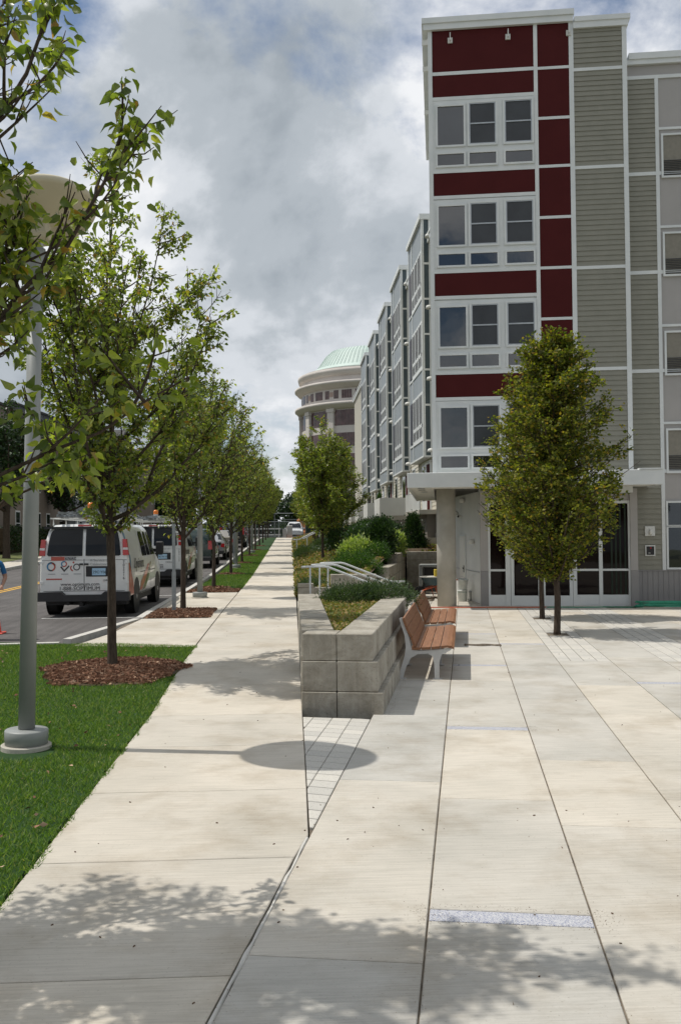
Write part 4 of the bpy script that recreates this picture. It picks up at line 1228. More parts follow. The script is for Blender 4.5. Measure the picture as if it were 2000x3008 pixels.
# trees on the bank
lab = ['leafy young tree on the bank, nearest of the line right of the pavement', 'second young tree on the bank just behind the nearest one', 'third young tree of the line on the bank', 'fourth young tree of the line on the bank', 'fifth young tree of the line on the bank', 'sixth and farthest young tree of the line on the bank']
dS = tree_data(77, 6.6, 1.2, 1.85, .065, 22, leafN=19000, lsize=.09)
for i, (x, Y) in enumerate(((1.34, 41.0), (1.78, 44.6), (1.42, 52.5), (1.5, 61), (1.57, 69.5), (1.6, 78))):
    if i == 0: tS = t = make_tree('bank_tree', (x, Y, zbank(x, Y) - .03), dS, .105, LEAF_MID, 'pear_leaf', lab[0], 'tree', 'young trees on the bank', rz=2.1, seed=40)
    else:
        t = copy_tree(tS); t.location = (x, Y, zbank(x, Y) - .03); t.rotation_euler = (0, 0, 2.1 + i * 1.3); tag(t, lab[i])
        s_ = (1, .94, .9, .9, .88, .86)[i]; t.scale = (s_, s_, s_)
# hornbeams on the plaza: dense upright eggs
def hornbeam(seed):
    r = random.Random(seed); mb = MB(); H = 6.4; f = 1.35; tw = []
    mb.tube([(0, 0, -.05), (.0, 0, .1), (.02, .0, .7), (-.01, .02, f), (.02, -.02, 2.6), (-.02, .01, 4.2), (.0, .0, 6.05)], [.085, .068, .062, .058, .042, .025, .006], 9)
    def rad(z):
        t = (z - .95) / (H - .95)
        if t <= 0 or t >= 1: return .05
        return 1.5 * (sin(pi * t ** .78) ** .72) * (1 - .16 * t) + .05
    ga = 0
    for i in range(120):
        ga += 2.39996; q = i / 119
        z0 = .98 + (5.6 - .98) * q ** 1.1; zt = min(6.3, z0 + (.35 + 1.2 * (1 - q)) * r.uniform(.6, 1.1))
        rr = rad(zt) * r.uniform(.70, 1.06) * (1 + .12 * sin(3 * ga + zt * 2) + .08 * sin(5 * ga - 3 * zt)) * (1.24 if i % 9 == 5 else 1)
        d = Vector((cos(ga), sin(ga), 0)); p0 = Vector((0, 0, z0)); p2 = d * rr + Vector((0, 0, zt))
        P = bez(p0, d * rr * .5 + Vector((0, 0, z0 + (zt - z0) * .35)), p2, 6)
        mb.tube(P, [.020 * (1 - .5 * q) * (1 - .85 * j / 6) + .002 for j in range(7)], 4, cap=False)
        for j in range(1, 7):
            for _ in range(5):
                p = P[j - 1].lerp(P[j], r.random())
                dd = (d * r.uniform(.0, .9) + Vector((r.gauss(0, .6), r.gauss(0, .6), r.uniform(.0, .9)))).normalized()
                L = r.uniform(.14, .36); e_ = p + dd * L
                if Vector((e_.x, e_.y, 0)).length > rad(e_.z) * (1.10 + .14 * sin(4 * ga + 2.6 * e_.z)): continue
                tw.append([p, p + dd * L * .5, e_]); mb.tube(tw[-1], [.005, .004, .002], 3, cap=False)
    LP = []; LD = []
    per = 44000 / len(tw)
    for Q in tw:
        for _ in range(int(per * r.choice((.25, .7, 1.1, 1.9)))):
            p = Q[0].lerp(Q[2], r.random() ** .8) + Vector((r.gauss(0, .045), r.gauss(0, .045), r.gauss(0, .03)))
            d = ((Q[2] - Q[0]).normalized() + Vector((r.gauss(0, .8), r.gauss(0, .8), r.gauss(-.1, .4)))).normalized()
            LP.append(p); LD.append(d)
    return mb, np.array([tuple(p) for p in LP]), np.array([tuple(p) for p in LD])
dH = hornbeam(5)
x, y, z = pp(2.84, 13.2)
h1 = make_tree('hornbeam_tree', (x, y, z - .03), dH, .074, LEAF_FAR, 'hornbeam_leaf', 'dense egg shaped hornbeam in the plaza, the nearer of the two in line', 'tree', 'hornbeams in the plaza paving', seed=60)
x, y, z = pp(2.86, 17.04)
h1.scale = (1.03, 1.03, 1.03)
h2 = copy_tree(h1); h2.location = (x, y, z - .03); h2.rotation_euler = (0, 0, 2.0); h2.scale = (.97, .97, .97)
tag(h2, 'hornbeam directly behind the nearer one, closer to the lobby glass')

# far trees closing the street
dF = tree_data(14, 9.5, 2.0, 3.6, .16, 22, leafN=9000, lsize=.2, twig=(.7, 1.4))
G2 = 'big trees beyond the end of the street'
spots = [(-9, 122, 'dark'), (-3.2, 128, 'dark'), (1.2, 132, 'dark'), (5.0, 126, 'dark'), (-15, 118, 'dark'), (-21.5, 106, 'dark'), (9.5, 140, 'dark')]
far_lab = ['broad dark tree behind the parked cars at the end of the street', 'tall dark tree behind the end fence, left of the gate frame', 'tall dark tree behind the end fence, over the white parked car', 'dark tree behind the green utility box',
           'dark tree at the far left of the street end', 'dark tree between the houses across the street', 'dark tree in front of the round building']
tF = None
for i, (x, y, _) in enumerate(spots):
    if tF is None: tF = t = make_tree('broad_tree', (x, y, 1.5), dF, .34, LEAF_FAR, 'dark_leaf', far_lab[0], 'tree', G2, seed=70)
    else: t = copy_tree(tF); t.location = (x, y, 1.5); tag(t, far_lab[i])
    t.rotation_euler = (0, 0, i * 1.1); s_ = (.78, .86, .80, .74, .95, 1.05, .7)[i]; t.scale = (s_ * 1.1, s_ * 1.1, s_)
for i, (x, y, s_) in enumerate(((-13, -46, 1.5), (2, -52, 1.35), (13, -44, 1.25), (24, -50, 1.5))):
    t = copy_tree(tF); t.location = (x, y, -.3); t.scale = (s_, s_, s_); t.rotation_euler = (0, 0, i * 1.9)
    tag(t, 'large tree behind the viewer, seen only mirrored in the tower windows'); t['group'] = 'trees mirrored in the windows'
N = 26000; rg = np.random.default_rng(31)
X = rg.uniform(-55, 30, N); Zt = 1.4 + rg.random(N) * (4.6 + 1.8 * np.sin(X * .6) + 1.1 * np.sin(X * 1.7 + 1)); Yb = 136 + rg.normal(0, 1.6, N) + 2 * np.sin(X)
o = scatter('far_woodland', np.stack([X, Yb, Zt], 1), rg.normal(size=(N, 3)) + [0, -.4, .2], rg.uniform(.3, .75, N), LEAF_FAR, 'dark_leaf', None, rg)
tag(o, 'dark band of bushes and trees filling the view past the end fence', 'woodland', kind='stuff')
# street trees across the road (dark trunks in front of the houses)
dG = tree_data(15, 9.0, 2.6, 2.7, .2, 16, leafN=7000, lsize=.16, twig=(.6, 1.2))
tG = None
for i, (x, y) in enumerate(((-15.6, 52), (-15.8, 66), (-15.8, 82))):
    l_ = ['dark trunked tree on the verge before the grey house', 'dark trunked tree on the verge behind the nearest van', 'dark trunked tree on the verge farther up the street'][i]
    if tG is None: tG = t = make_tree('verge_tree', (x, y, zs(y)), dG, .2, LEAF_FAR, 'dark_leaf', l_, 'tree', 'trees on the opposite verge', seed=80)
    else: t = copy_tree(tG); t.location = (x, y, zs(y)); tag(t, l_)
    t.rotation_euler = (0, 0, i * 2.2)

# ================================================================== SHRUBS
def shrub(name, x, y, rx, ry, h, leafmat, label, cat='shrub', N=3500, ls=.05, shape='round', wid=1.0, z=None, seed=0, tmpl=None, grp=None):
    z0 = zbank(x, y) if z is None else z
    e = empty(name, (x, y, z0 - .03), 0, label, cat, grp)
    r = random.Random(seed + 5); mb = MB()
    for i in range(26):
        a = r.uniform(0, 2 * pi); q = r.uniform(.3, .85)
        mb.tube([(0, 0, 0), (rx * q * .4 * cos(a), ry * q * .4 * sin(a), h * .35), (rx * q * cos(a), ry * q * sin(a), h * r.uniform(.45, .85))], [.014, .01, .004], 4, cap=False)
    mb.build('stems', 'bark', e, True)
    rg = np.random.default_rng(seed + 900)
    # leaf tufts spread over and inside the outline
    nt_ = 150
    th = rg.uniform(0, 2 * pi, nt_); zz = rg.uniform(.03, 1, nt_)
    if shape == 'cone': pr = (1 - zz) ** .75 * 1.0 + .04
    elif shape == 'flat': pr = np.sqrt(np.clip(1 - (zz * .9) ** 2, 0, 1))
    else: pr = np.sqrt(np.clip(1 - (2 * np.clip(zz, 0, 1) - .8) ** 2 / 1.5, .02, 1))
    pr = pr * rg.uniform(.55, 1.0, nt_) ** .5 * (1 + .14 * np.sin(3 * th + seed) + .08 * np.sin(7 * th))
    C = np.stack([rx * pr * np.cos(th), ry * pr * np.sin(th), h * zz * (1 + .07 * rg.normal(size=nt_))], 1)
    idx = rg.integers(0, nt_, N)
    sp = min(rx, ry, h) * .17
    P = C[idx] + rg.normal(size=(N, 3)) * sp
    P[:, 2] = np.abs(P[:, 2])
    D = P - C[idx] + rg.normal(size=(N, 3)) * sp * .5 + np.array([0, 0, sp * .7]) + C[idx] * .15
    scatter('foliage', P, D, ls * rg.uniform(.6, 1.3, N), tmpl or LEAF_FAR, leafmat, e, rg, rg.normal(size=(N, 3)) + [0, 0, .6], wid)
    return e
shrub('spreading_yew', 1.80, 27.3, .72, .75, .58, 'bright_leaf', 'wide low bright green needle shrub nearest the handrails', N=9000, ls=.055, wid=.5, seed=1, shape='flat')
shrub('rhododendron_shrub', 2.45, 33.2, .62, .7, 1.05, 'dark_leaf', 'dark green bush left of the pale hydrangeas, up the bank', N=5000, ls=.08, seed=2)
shrub('rhododendron_shrub', 3.35, 42.5, .62, .62, .95, 'dark_leaf', 'dark round bush at the top of the bank beneath the porch screens', N=4500, ls=.10, seed=3)
shrub('spreading_yew', 3.1, 38.0, .85, .8, 1.0, 'bright_leaf', 'tall feathery bright green shrub in the middle of the bank', N=8000, ls=.085, wid=.5, seed=4)
shrub('rhododendron_shrub', 3.0, 31.8, .50, .55, 1.25, 'dark_leaf', 'large deep green bush between the two pale hydrangeas', N=7000, ls=.08, seed=5)
shrub('spreading_yew', 2.75, 30.6, .42, .5, .55, 'bright_leaf', 'mid green shrub leaning over the stepped block wall', N=4500, ls=.06, wid=.5, seed=6, z=1.0)
shrub('hydrangea_shrub', 2.2, 31.0, .55, .5, .78, 'pale_leaf', 'pale yellow-green hydrangea, the left of the two', N=3200, ls=.10, seed=7, tmpl=LEAF_MID)
shrub('hydrangea_shrub', 3.75, 34.3, .34, .5, .85, 'pale_leaf', 'pale yellow-green hydrangea, the right of the two', N=3000, ls=.10, seed=8, tmpl=LEAF_MID, z=1.1)
shrub('holly_shrub', 4.78, 36.6, .47, .47, 1.42, 'dark_leaf', 'dark cone shaped holly on the back block wall beside the column', N=8500, ls=.07, seed=9, shape='cone', z=1.15)
shrub('rhododendron_shrub', 4.1, 38.2, .6, .6, .75, 'dark_leaf', 'deep green bush behind the right hydrangea', N=3500, ls=.08, seed=10)
shrub('arborvitae_shrub', 4.75, 50.5, .26, .26, 1.7, 'bright_leaf', 'slim upright evergreen in front of the white porch screen', N=2500, ls=.07, seed=11, shape='cone', z=2.3)
shrub('rhododendron_shrub', 2.35, 44.5, .8, .8, 1.0, 'dark_leaf', 'dark bush beside the trunk of the second bank tree', N=4500, ls=.09, seed=12)
shrub('creeping_juniper', 1.0, 16.1, .52, .62, .32, 'juniper_leaf', 'grey-green spreading juniper at the left back of the planter bed', N=9000, ls=.045, wid=.45, seed=13, shape='flat', z=.69)
shrub('creeping_juniper', 1.55, 16.25, .52, .55, .34, 'juniper_leaf', 'grey-green spreading juniper at the right back of the planter bed', N=9000, ls=.045, wid=.45, seed=14, shape='flat', z=.69)
shrub('creeping_juniper', .55, 25.3, .45, .6, .30, 'juniper_leaf', 'low juniper just behind the block cheek wall', N=3500, ls=.06, wid=.45, seed=15, shape='flat')
shrub('creeping_juniper', .9, 47.5, .8, 2.0, .4, 'juniper_leaf', 'low juniper mat under the long bank rail', N=4500, ls=.09, wid=.45, seed=16, shape='flat')
shrub('creeping_juniper', 1.9, 50.0, .9, 2.0, .45, 'juniper_leaf', 'low juniper mat higher up the bank behind the tree trunks', N=4500, ls=.09, wid=.45, seed=17, shape='flat')
shrub('low_shrub', 7.55 + 4.0, 25.6, .3, .3, .5, 'dark_leaf', 'small dark shrub at the foot of the grooved base wall by the right edge', N=1200, ls=.05, seed=18, z=-.2)
hg = empty('clipped_hedge', (-22, 52.5, zs(52.5)), 0, 'dark clipped hedge along the far lawn below the houses', 'hedge')
N = 16000; rg = np.random.default_rng(77)
P = np.stack([rg.uniform(-13, 5.2, N), rg.uniform(-.6, .6, N), rg.uniform(.05, 1.45, N) + .1 * rg.random(N)], 1)
f = rg.integers(0, 3, N); P[f == 0, 1] = -.6 + rg.normal(0, .06, (f == 0).sum()); P[f == 1, 2] = 1.45 + rg.normal(0, .06, (f == 1).sum())
scatter('foliage', P, rg.normal(size=(N, 3)) + [0, -.3, .3], rg.uniform(.07, .16, N), LEAF_FAR, 'dark_leaf', hg, rg)
q = MB(); q.box(-12.9, 5.1, -.5, .5, 0, 1.35); q.build('stems', 'soil', hg)
hg = empty('clipped_hedge', (-17.3, 70, zs(70)), 0, 'dark hedge behind the nearest van, running up the far verge', 'hedge')
P = np.stack([rg.uniform(-.7, .7, N), rg.uniform(-15, 18, N), rg.uniform(.05, 1.5, N)], 1); P[::2, 0] = .7
scatter('foliage', P, rg.normal(size=(N, 3)) + [.3, -.3, .3], rg.uniform(.07, .18, N), LEAF_FAR, 'dark_leaf', hg, rg)
q = MB(); q.box(-.6, .6, -15, 18, 0, 1.35); q.build('stems', 'soil', hg)

# ================================================================== LAMP POSTS
def lamp(loc, label, lean=(0, 0)):
    e = empty('lamp_post', loc, 0, label, 'lamp post', 'lamp posts between the street trees')
    q = MB(); q.lathe([(.225, -.12), (.225, .015), (.215, .022)], (0, 0, 0), 32); q.build('footing', 'cast_concrete', e)
    q = MB(); q.lathe([(.19, .02), (.19, .06), (.195, .07), (.195, .145), (.187, .155), (.09, .16)], (0, 0, 0), 32); q.build('base_cover', 'lamp_paint', e, True)
    q = MB(); q.tube([(0, 0, .165), (0, 0, 2.4), (.0, 0, 4.35)], [.075, .070, .064], 24); q.tube([(0, 0, 4.33), (0, 0, 4.62)], [.085, .085], 24)
    q.build('pole', 'lamp_paint', e, True)
    q = MB(); q.tube([(.05, -.02, 4.55), (.05, -.02, 4.95)], .02, 8); q.tube([(-.05, .03, 4.55), (-.05, .03, 4.98)], .02, 8); q.build('bracket', 'steel_grey', e, True)
    # lamp head and large tilted reflector disc
    q = MB(); q.lathe([(.0, 0), (.53, .0), (.55, .02), (.555, .05), (.53, .08), (.3, .11), (0, .12)], (0, 0, 0), 48)
    T = Matrix.Translation((.0, .0, 4.93)) @ Matrix.Rotation(radians(-13), 4, 'X') @ Matrix.Rotation(radians(-13), 4, 'Y')
    q.xform(T); dsc = q.build('reflector_disc', 'reflector_paint', e, True)
    q = MB(); q.box(-.10, .10, -.09, .09, -.26, -.02, bev=.03); q.xform(T); q.build('lamp_head', 'reflector_paint', e)
    return e
L0 = lamp((-2.46, 8.80, -.03), 'nearest grey lamp post with round reflector disc, standing on the near lawn')
L0.rotation_euler = (0, radians(1.2), 0)
for i, l_ in enumerate(('grey lamp post on a round footing in the pale paving before the nearest van', 'second slim lamp post along the far grass strip', 'third slim lamp post along the far grass strip')):
    t = copy_tree(L0); Y = 25.0 + 16.3 * i; t.location = (-2.46 if i else -2.45, Y, zs(Y)); t.rotation_euler = (0, radians(.3), .3 * i); tag(t, l_)
e = empty('sign_post', (-2.58, 20.6, zs(20.6)), 0, 'thin galvanised post beside the trunk in the square mulch bed', 'sign post')
q = MB(); q.box(-.035, .035, -.015, .015, 0, 1.95); q.build('post', 'galvanised', e)
q = MB(); q.box(-.045, .045, -.025, -.015, 0, .9); q.build('anchor_sleeve', 'galvanised', e)
for i in range(3):
    Y = 45 + 14 * i; e = empty('sign_post', (-2.8, Y, zs(Y)), 0, ['thin post with a small white plate by the kerb, near the green car', 'thin post with a small plate farther along the kerb', 'thin post with a small plate near the end of the kerb'][i], 'sign post', 'thin posts along the kerb')
    q = MB(); q.box(-.03, .03, -.015, .015, 0, 2.2); q.build('post', 'galvanised', e)
    q = MB(); q.box(-.15, .15, -.02, -.016, 1.75, 2.2); q.build('sign_plate', 'pale_wall', e)

# ================================================================== BENCHES
def bench_frame(q, y, t=.055):
    # outline in (x,z): reclined back stem, curved rear leg, seat rail, straight front leg
    rear = [(.08, 0), (.155, 0), (.20, .16), (.27, .29), (.36, .345), (.50, .355), (.565, .32), (.585, .22), (.59, 0), (.655, 0), (.655, .24), (.69, .34), (.80, .395), (.84, .43), (.60, .405), (.40, .39), (.30, .40), (.27, .46), (.245, .58), (.165, .82), (.145, .845), (.115, .83), (.12, .80), (.185, .60), (.20, .44), (.185, .33), (.13, .15)]
    q.profile(rear[::-1], y, y + t)
def make_bench():
    L = 2.90
    e = empty('bench', (0, 0, 0))
    for y in (.02, L / 2 - .03, L - .08):
        q = MB(); bench_frame(q, y); q.box(.06, .20, y - .02, y + .075, 0, .012); q.box(.56, .69, y - .02, y + .075, 0, .012)
        q.build('frame', 'cast_aluminium', e)
    r = random.Random(2)
    for i, (x0, x1, za, zb) in enumerate(((.285, .405, .405, .405), (.417, .537, .405, .412), (.549, .669, .412, .425))):
        q = MB(); q.profile([(x0, za), (x1, zb), (x1, zb + .034), (x0, za + .034)], 0, L); q.build('seat_slat', 'ipe_wood', e)
    q = MB(); q.profile([(.681, .425), (.76, .437), (.82, .432), (.86, .412), (.86, .44), (.825, .463), (.76, .47), (.681, .459)], 0, L); q.build('seat_slat', 'ipe_wood', e, False)
    for i in range(3):
        a = .445 + .131 * i; b_ = a + .124
        fx = lambda z: .315 - .34 * max(0, z - .42) + .10 * max(0, .52 - z) * 0 + (.02 if z > .7 else 0) * -1
        q = MB(); q.profile([(fx(a), a), (fx(b_), b_), (fx(b_) + .030, b_ + .012), (fx(a) + .030, a + .010)][::-1], 0, L); q.build('back_slat', 'ipe_wood', e)
    q = MB()
    for y in (.05, L / 2, L - .05):
        for i in range(3):
            z = .51 + .131 * i; q.lathe([(.012, 0), (.012, .012), (0, .016)], (.278 - .34 * (z - .42) - .03, y, z), 8, axis='x')
    q.build('bolts', 'steel_grey', e)
    return e
b1 = make_bench(); b1.location = pp(.0, 6.84); b1.rotation_euler = (0, 0, -PLA)
tag(b1, 'slatted wood bench with pale metal frame, the nearer of two along the planter wall', 'bench', 'slatted benches beside the planter')
b2 = copy_tree(b1); b2.location = pp(-.02, 10.74); tag(b2, 'slatted wood bench farther along the planter wall, closer to the concrete column')

# ================================================================== VEHICLES
def loft(st, mi=0):
    """stations: y, w, zb, belt, zt, wt"""
    q = MB(); rows = []
    for y, w, zb, belt, zt, wt in st:
        half = [(0, zb), (w * .88, zb), (w, zb + .12), (w * 1.0, (zb + belt) / 2 + .05), (w * .985, belt), (w + (wt - w) * .5, belt + (zt - .09 - belt) * .52), (wt, zt - .09), (wt - .09, zt - .02), (wt * .5, zt), (0, zt + .006)]
        pts = [(x, y, z) for x, z in half] + [(-x, y, z) for x, z in half[-2:0:-1]]
        rows.append(pts + [pts[0]])
    q.grid(rows)
    n = len(rows[0]) - 1
    k = len(q.v); q.v += rows[0][:n]; q.f.append(list(range(k, k + n))); q.m.append(0)
    k = len(q.v); q.v += rows[-1][:n]; q.f.append(list(range(k + n - 1, k - 1, -1))); q.m.append(0)
    return q
def sidex(st, y, z):
    for a, b_ in zip(st, st[1:]):
        if a[0] <= y <= b_[0]: break
    t = (y - a[0]) / (b_[0] - a[0] + 1e-9); S = [a[i] + (b_[i] - a[i]) * t for i in range(6)]
    _, w, zb, belt, zt, wt = S
    if z <= belt:
        return w * (.985 + .015 * max(0, min(1, (belt - z) / .3)))
    q = (z - belt) / (zt - .09 - belt)
    m = w + (wt - w) * .5
    return (w * .985 + (m - w * .985) * q / .52) if q < .52 else m + (wt - m) * (q - .52) / .48
def side_patch(q, st, rows, s=1, off=.006, mi=0):
    """rows of (z, y0, y1), laid on the flank"""
    R_ = []
    for z, y0, y1 in rows:
        R_.append([(s * (sidex(st, y0 + (y1 - y0) * k / 6, z) + off), y0 + (y1 - y0) * k / 6, z) for k in range(7)])
    q.grid(R_, mi, flip=(s < 0))
def wheel(parent, x, y, r, w=.22, s=1):
    c = (x, y, r)
    q = MB(); q.lathe([(r * .62, 0), (r * .95, 0), (r, .03), (r, w - .03), (r * .95, w), (r * .62, w)], (x - (w if s > 0 else 0), y, r), 28, axis='x')
    wl = q.build('wheel', 'tyre_rubber', parent, False)
    q = MB(); xo = x - .02 if s > 0 else x + .02
    q.lathe([(0, 0), (r * .6, 0), (r * .62, .02 * 1), (r * .64, .0)], (xo, y, r), 20, axis='x')
    for k in range(8):
        a = 2 * pi * k / 8; q.lathe([(0, 0), (.022, 0), (.022, .012), (0, .012)], (xo, y + cos(a) * r * .4, r + sin(a) * r * .4), 8, axis='x')
    q.lathe([(0, -.01), (.07, -.01), (.07, .03), (0, .035)], (xo, y, r), 12, axis='x')
    q.build('rim', 'rim_metal', wl, True)
VAN = [(0, .955, .42, 1.28, 1.36, .93), (.03, .985, .40, 1.30, 1.62, .89), (.11, 1.0, .38, 1.30, 2.02, .80), (.30, 1.0, .36, 1.30, 2.09, .80), (1.5, 1.0, .36, 1.30, 2.11, .81), (3.4, 1.0, .36, 1.30, 2.10, .80), (3.85, 1.0, .36, 1.30, 2.04, .78),
       (4.35, .99, .36, 1.28, 1.62, .82), (4.62, .98, .36, 1.22, 1.34, .86), (5.2, .96, .38, 1.08, 1.18, .84), (5.5, .90, .40, .92, 1.02, .78), (5.62, .80, .45, .8, .9, .68)]
def van(loc, label, num, full=True):
    e = empty('cargo_van', loc, 0, label, 'van', 'white cable company vans parked at the kerb')
    body = loft(VAN).build('body', 'van_white', e, False)
    for p in body.data.polygons: p.use_smooth = len(p.vertices) == 4
    ry = lambda z: float(np.interp(z, (1.36, 1.62, 2.02), (0, .03, .11)))
    # dark wheel arches and wheels
    for y in (1.02, 4.42):
        for s in (1, -1):
            q = MB(); q.lathe([(0, 0), (.44, 0), (.44, .012), (0, .012)], (s * .992 if s > 0 else -1.004, y, .40), 24, axis='x'); q.build('wheel_arch', 'plastic_black', e)
            wheel(e, s * 1.0, y, .375, .24, s)
            
    # rear doors with glass
    for s, x0, x1, nm in ((-1, -.82, -.035, 0), (1, .035, .82, 1)):
        q = MB(); rows = []
        for z, k in ((1.37, .03), (1.40, 0), (1.62, 0), (1.7, -.0), (1.88, .02), (1.94, .05), (1.97, .10)):
            a, b_ = (x0 + k + max(0, z - 1.37) * .11, x1) if s < 0 else (x0, x1 - k - max(0, z - 1.37) * .11)
            rows.append([(a + (b_ - a) * j / 5, ry(z) - .02, z) for j in range(6)])
        q.grid(rows); q.build('rear_window', 'car_glass', e)
    q = MB(); q.box(-.006, .006, -.004, .01, .58, 1.30); 
    q.box(-.9, .9, -.003, .01, .575, .585); q.build('door_gap', 'plastic_black', e)
    q = MB(); q.box(-.9, .9, .04, .16, 1.98, 2.03); q.build('rear_gutter', 'plastic_black', e)
    q = MB(); q.box(-.14, .16, .03, .10, 2.035, 2.075); q.build('brake_light', 'lamp_red', e)
    for s in (-1, 1):
        q = MB(); P = [(s * .86, 1.38), (s * .995, 1.38), (s * .945, 1.74), (s * .86, 1.74)]
        if s < 0: P = P[::-1]
        q.profile([(x, z) for x, z in P], -.012, .09); tl = q.build('tail_light', 'lamp_red', e)
        q = MB(); q.profile([(s * .865, 1.50), (s * .982, 1.50), (s * .975, 1.55), (s * .865, 1.55)][::s], -.016, -.010); q.build('clear_lens', 'clear_lens', tl)
    q = MB(); q.profile([(-1.02, .36), (1.02, .36), (1.03, .44), (1.02, .56), (.48, .57), (.40, .50), (-.40, .50), (-.48, .57), (-1.02, .56), (-1.03, .44)], -.17, .06); q.build('bumper', 'plastic_black', e)
    q = MB(); q.tube([(-.35, .3, .30), (-.35, -.05, .30)], .04, 8); q.box(-.1, -.02, -.05, .2, .24, .34); q.box(-.9, .9, .25, 4.9, .25, .40); q.build('underbody', 'plastic_black', e)
    q = MB(); q.box(.04, .60, -.012, .02, .90, 1.135, bev=.01); hs = q.build('plate_recess', 'plastic_black', e)
    q = MB(); q.box(.18, .48, -.02, -.010, .93, 1.09); lp = q.build('licence_plate', 'plate_blue', hs)
    FR = lambda x, z, y=-.006: Matrix.Translation((x, y, z)) @ Matrix.Rotation(pi / 2, 4, 'X')
    text_part('plate_number', '29C\u00b7Y06' if full else '8CW\u00b7187', .085, 'plastic_black', hs, FR(.195, .975, -.021))
    text_part('lettering', 'www.optimum.com', .108, 'decal_black', e, FR(-.52, .70))
    text_part('lettering', '1-888-5OPTIMUM', .120, 'decal_black', e, FR(-.56, .60))
    text_part('lettering', 'A Service of\nCablevision', .085, 'decal_grey', e, FR(.13, 1.24))
    q = MB(); q.box(-.73, -.43, -.006, .0, 1.265, 1.355); q.build('sticker', 'decal_red', e)
    q = MB(); q.box(-.43, -.18, -.006, .0, 1.265, 1.355); q.build('sticker', 'decal_grey', e)
    text_part('lettering', '676AC' if full else '428AG', .088, 'plastic_black', e, FR(-.42, 1.28, -.008))
    text_part('lettering', num, .075, 'decal_black', e, Matrix.Translation((0, 0, 0)) @ FR(.87, 1.20)) if False else None
    for k, c_ in enumerate(num): text_part('fleet_number', c_, .085, 'decal_black', e, FR(.86, 1.20 - .073 * k))
    text_part('lettering', 'CHEVROLET', .05, 'decal_black', e, FR(.42, .80))
    if full:
        # three ring emblems
        def ring(q, x, z, r, w, a0, a1, n=14):
            rows = [[(x + cos(t) * rr, -.006, z + sin(t) * rr) for t in [radians(a0 + (a1 - a0) * i / n) for i in range(n + 1)]] for rr in (r - w, r)]
            q.grid(rows)
        for (mat, segs) in (('decal_blue', ((-.73, 1.13, .10, .035, 80, 250), (-.445, 1.19, .068, .026, 60, 240))), ('decal_red', ((-.73, 1.13, .10, .035, -70, 80), (-.445, 1.19, .068, .026, -120, 60), (-.235, 1.10, .075, .028, 130, 260))),
                            ('decal_black', ((-.73, 1.13, .105, .018, 20, 130), (-.73, 1.13, .10, .03, 235, 290), (-.165, 1.12, .078, .022, 0, 360)))):
            for s_ in segs:
                q = MB(); ring(q, *s_); q.build('emblem', mat, e)
            q = MB()
            if mat == 'decal_black': q.add([(-.53, -.006, 1.12), (-.50, -.006, 1.14), (-.44, -.006, 1.06), (-.44, -.006, 1.01)], [(0, 1, 2, 3)]); q.add([(-.44, -.006, 1.06), (-.34, -.006, 1.16), (-.32, -.006, 1.14), (-.44, -.006, 1.01)], [(0, 1, 2, 3)])
            if mat == 'decal_red': q.lathe([(0, -.006), (.022, -.006), (.022, -.004)], (-.235, 0, 1.225), 10, axis='y')
            if q.v: q.build('emblem', mat, e)
        q = MB()
        for x in (-.80, -.51, -.23): q.box(x, x + .16, -.005, 0, .955, .975)
        q.build('emblem_caption', 'decal_grey', e)
        q = MB(); q.box(-.84, -.49, -.006, 0, .835, .865); q.build('dealer_badge', 'decal_red', e)
    # flank graphics and glass, both sides
    for s in (1, -1):
        q = MB()
        side_patch(q, VAN, [(1.93, .12, .26), (1.6, .12, .26), (1.3, .13, .27), (1.1, .18, .30), (.95, .26, .33)], s); q.build('flank_stripe', 'decal_blue', e)
        q = MB(); side_patch(q, VAN, [(.46, .04, .62), (.7, .04, .58), (.86, .04, .42), (1.0, .05, .27), (1.2, .05, .12)], s); q.build('flank_stripe', 'decal_red', e)
        q = MB(); side_patch(q, VAN, [(.50, 1.45, 1.75), (.7, 1.65, 2.3), (.9, 2.2, 2.7), (1.1, 2.75, 2.95)], s); q.build('flank_stripe', 'decal_red', e)
        q = MB(); side_patch(q, VAN, [(.50, 1.9, 2.3), (.7, 2.35, 2.75), (.9, 2.75, 3.1), (1.15, 3.15, 3.3)], s); q.build('flank_stripe', 'decal_green', e)
        q = MB()
        for y0, y1 in ((1.95, 2.65), (2.72, 3.18), (3.28, 4.05)):
            side_patch(q, VAN, [(1.32, y0, y1), (1.6, y0 + .02, y1 - .03), (1.85, y0 + .05, y1 - (.16 if y1 > 3.5 else .05)), (1.92, y0 + .12, y1 - (.26 if y1 > 3.5 else .1))], s, .008)
        q.build('side_window', 'car_glass', e)
        q = MB()
        for y in (1.75, 3.22, 4.12): side_patch(q, VAN, [(.5, y, y + .015), (1.3, y, y + .015), (1.95, y, y + .015)], s, .005)
        side_patch(q, VAN, [(.93, 1.5, 4.0), (.945, 1.5, 4.0)], s, .005)
        q.build('door_gap', 'plastic_black', e)
        q = MB(); q.box(s * 1.04, s * 1.24, 3.82, 3.96, 1.30, 1.66, bev=.03); q.box(s * .97, s * 1.06, 3.86, 3.92, 1.40, 1.46); q.build('mirror', 'plastic_black', e)
        M = Matrix.Translation((s * 1.012, .62 if s > 0 else 2.0, 1.05)) @ Matrix.Rotation(s * pi / 2, 4, 'Z') @ Matrix.Rotation(pi / 2, 4, 'X')
        text_part('lettering', 'Optimum.', .36, 'decal_black', e, M)
        q = MB(); q.box(s * .60, s * .86, 5.50, 5.60, .72, .92); q.build('headlight', 'clear_lens', e)
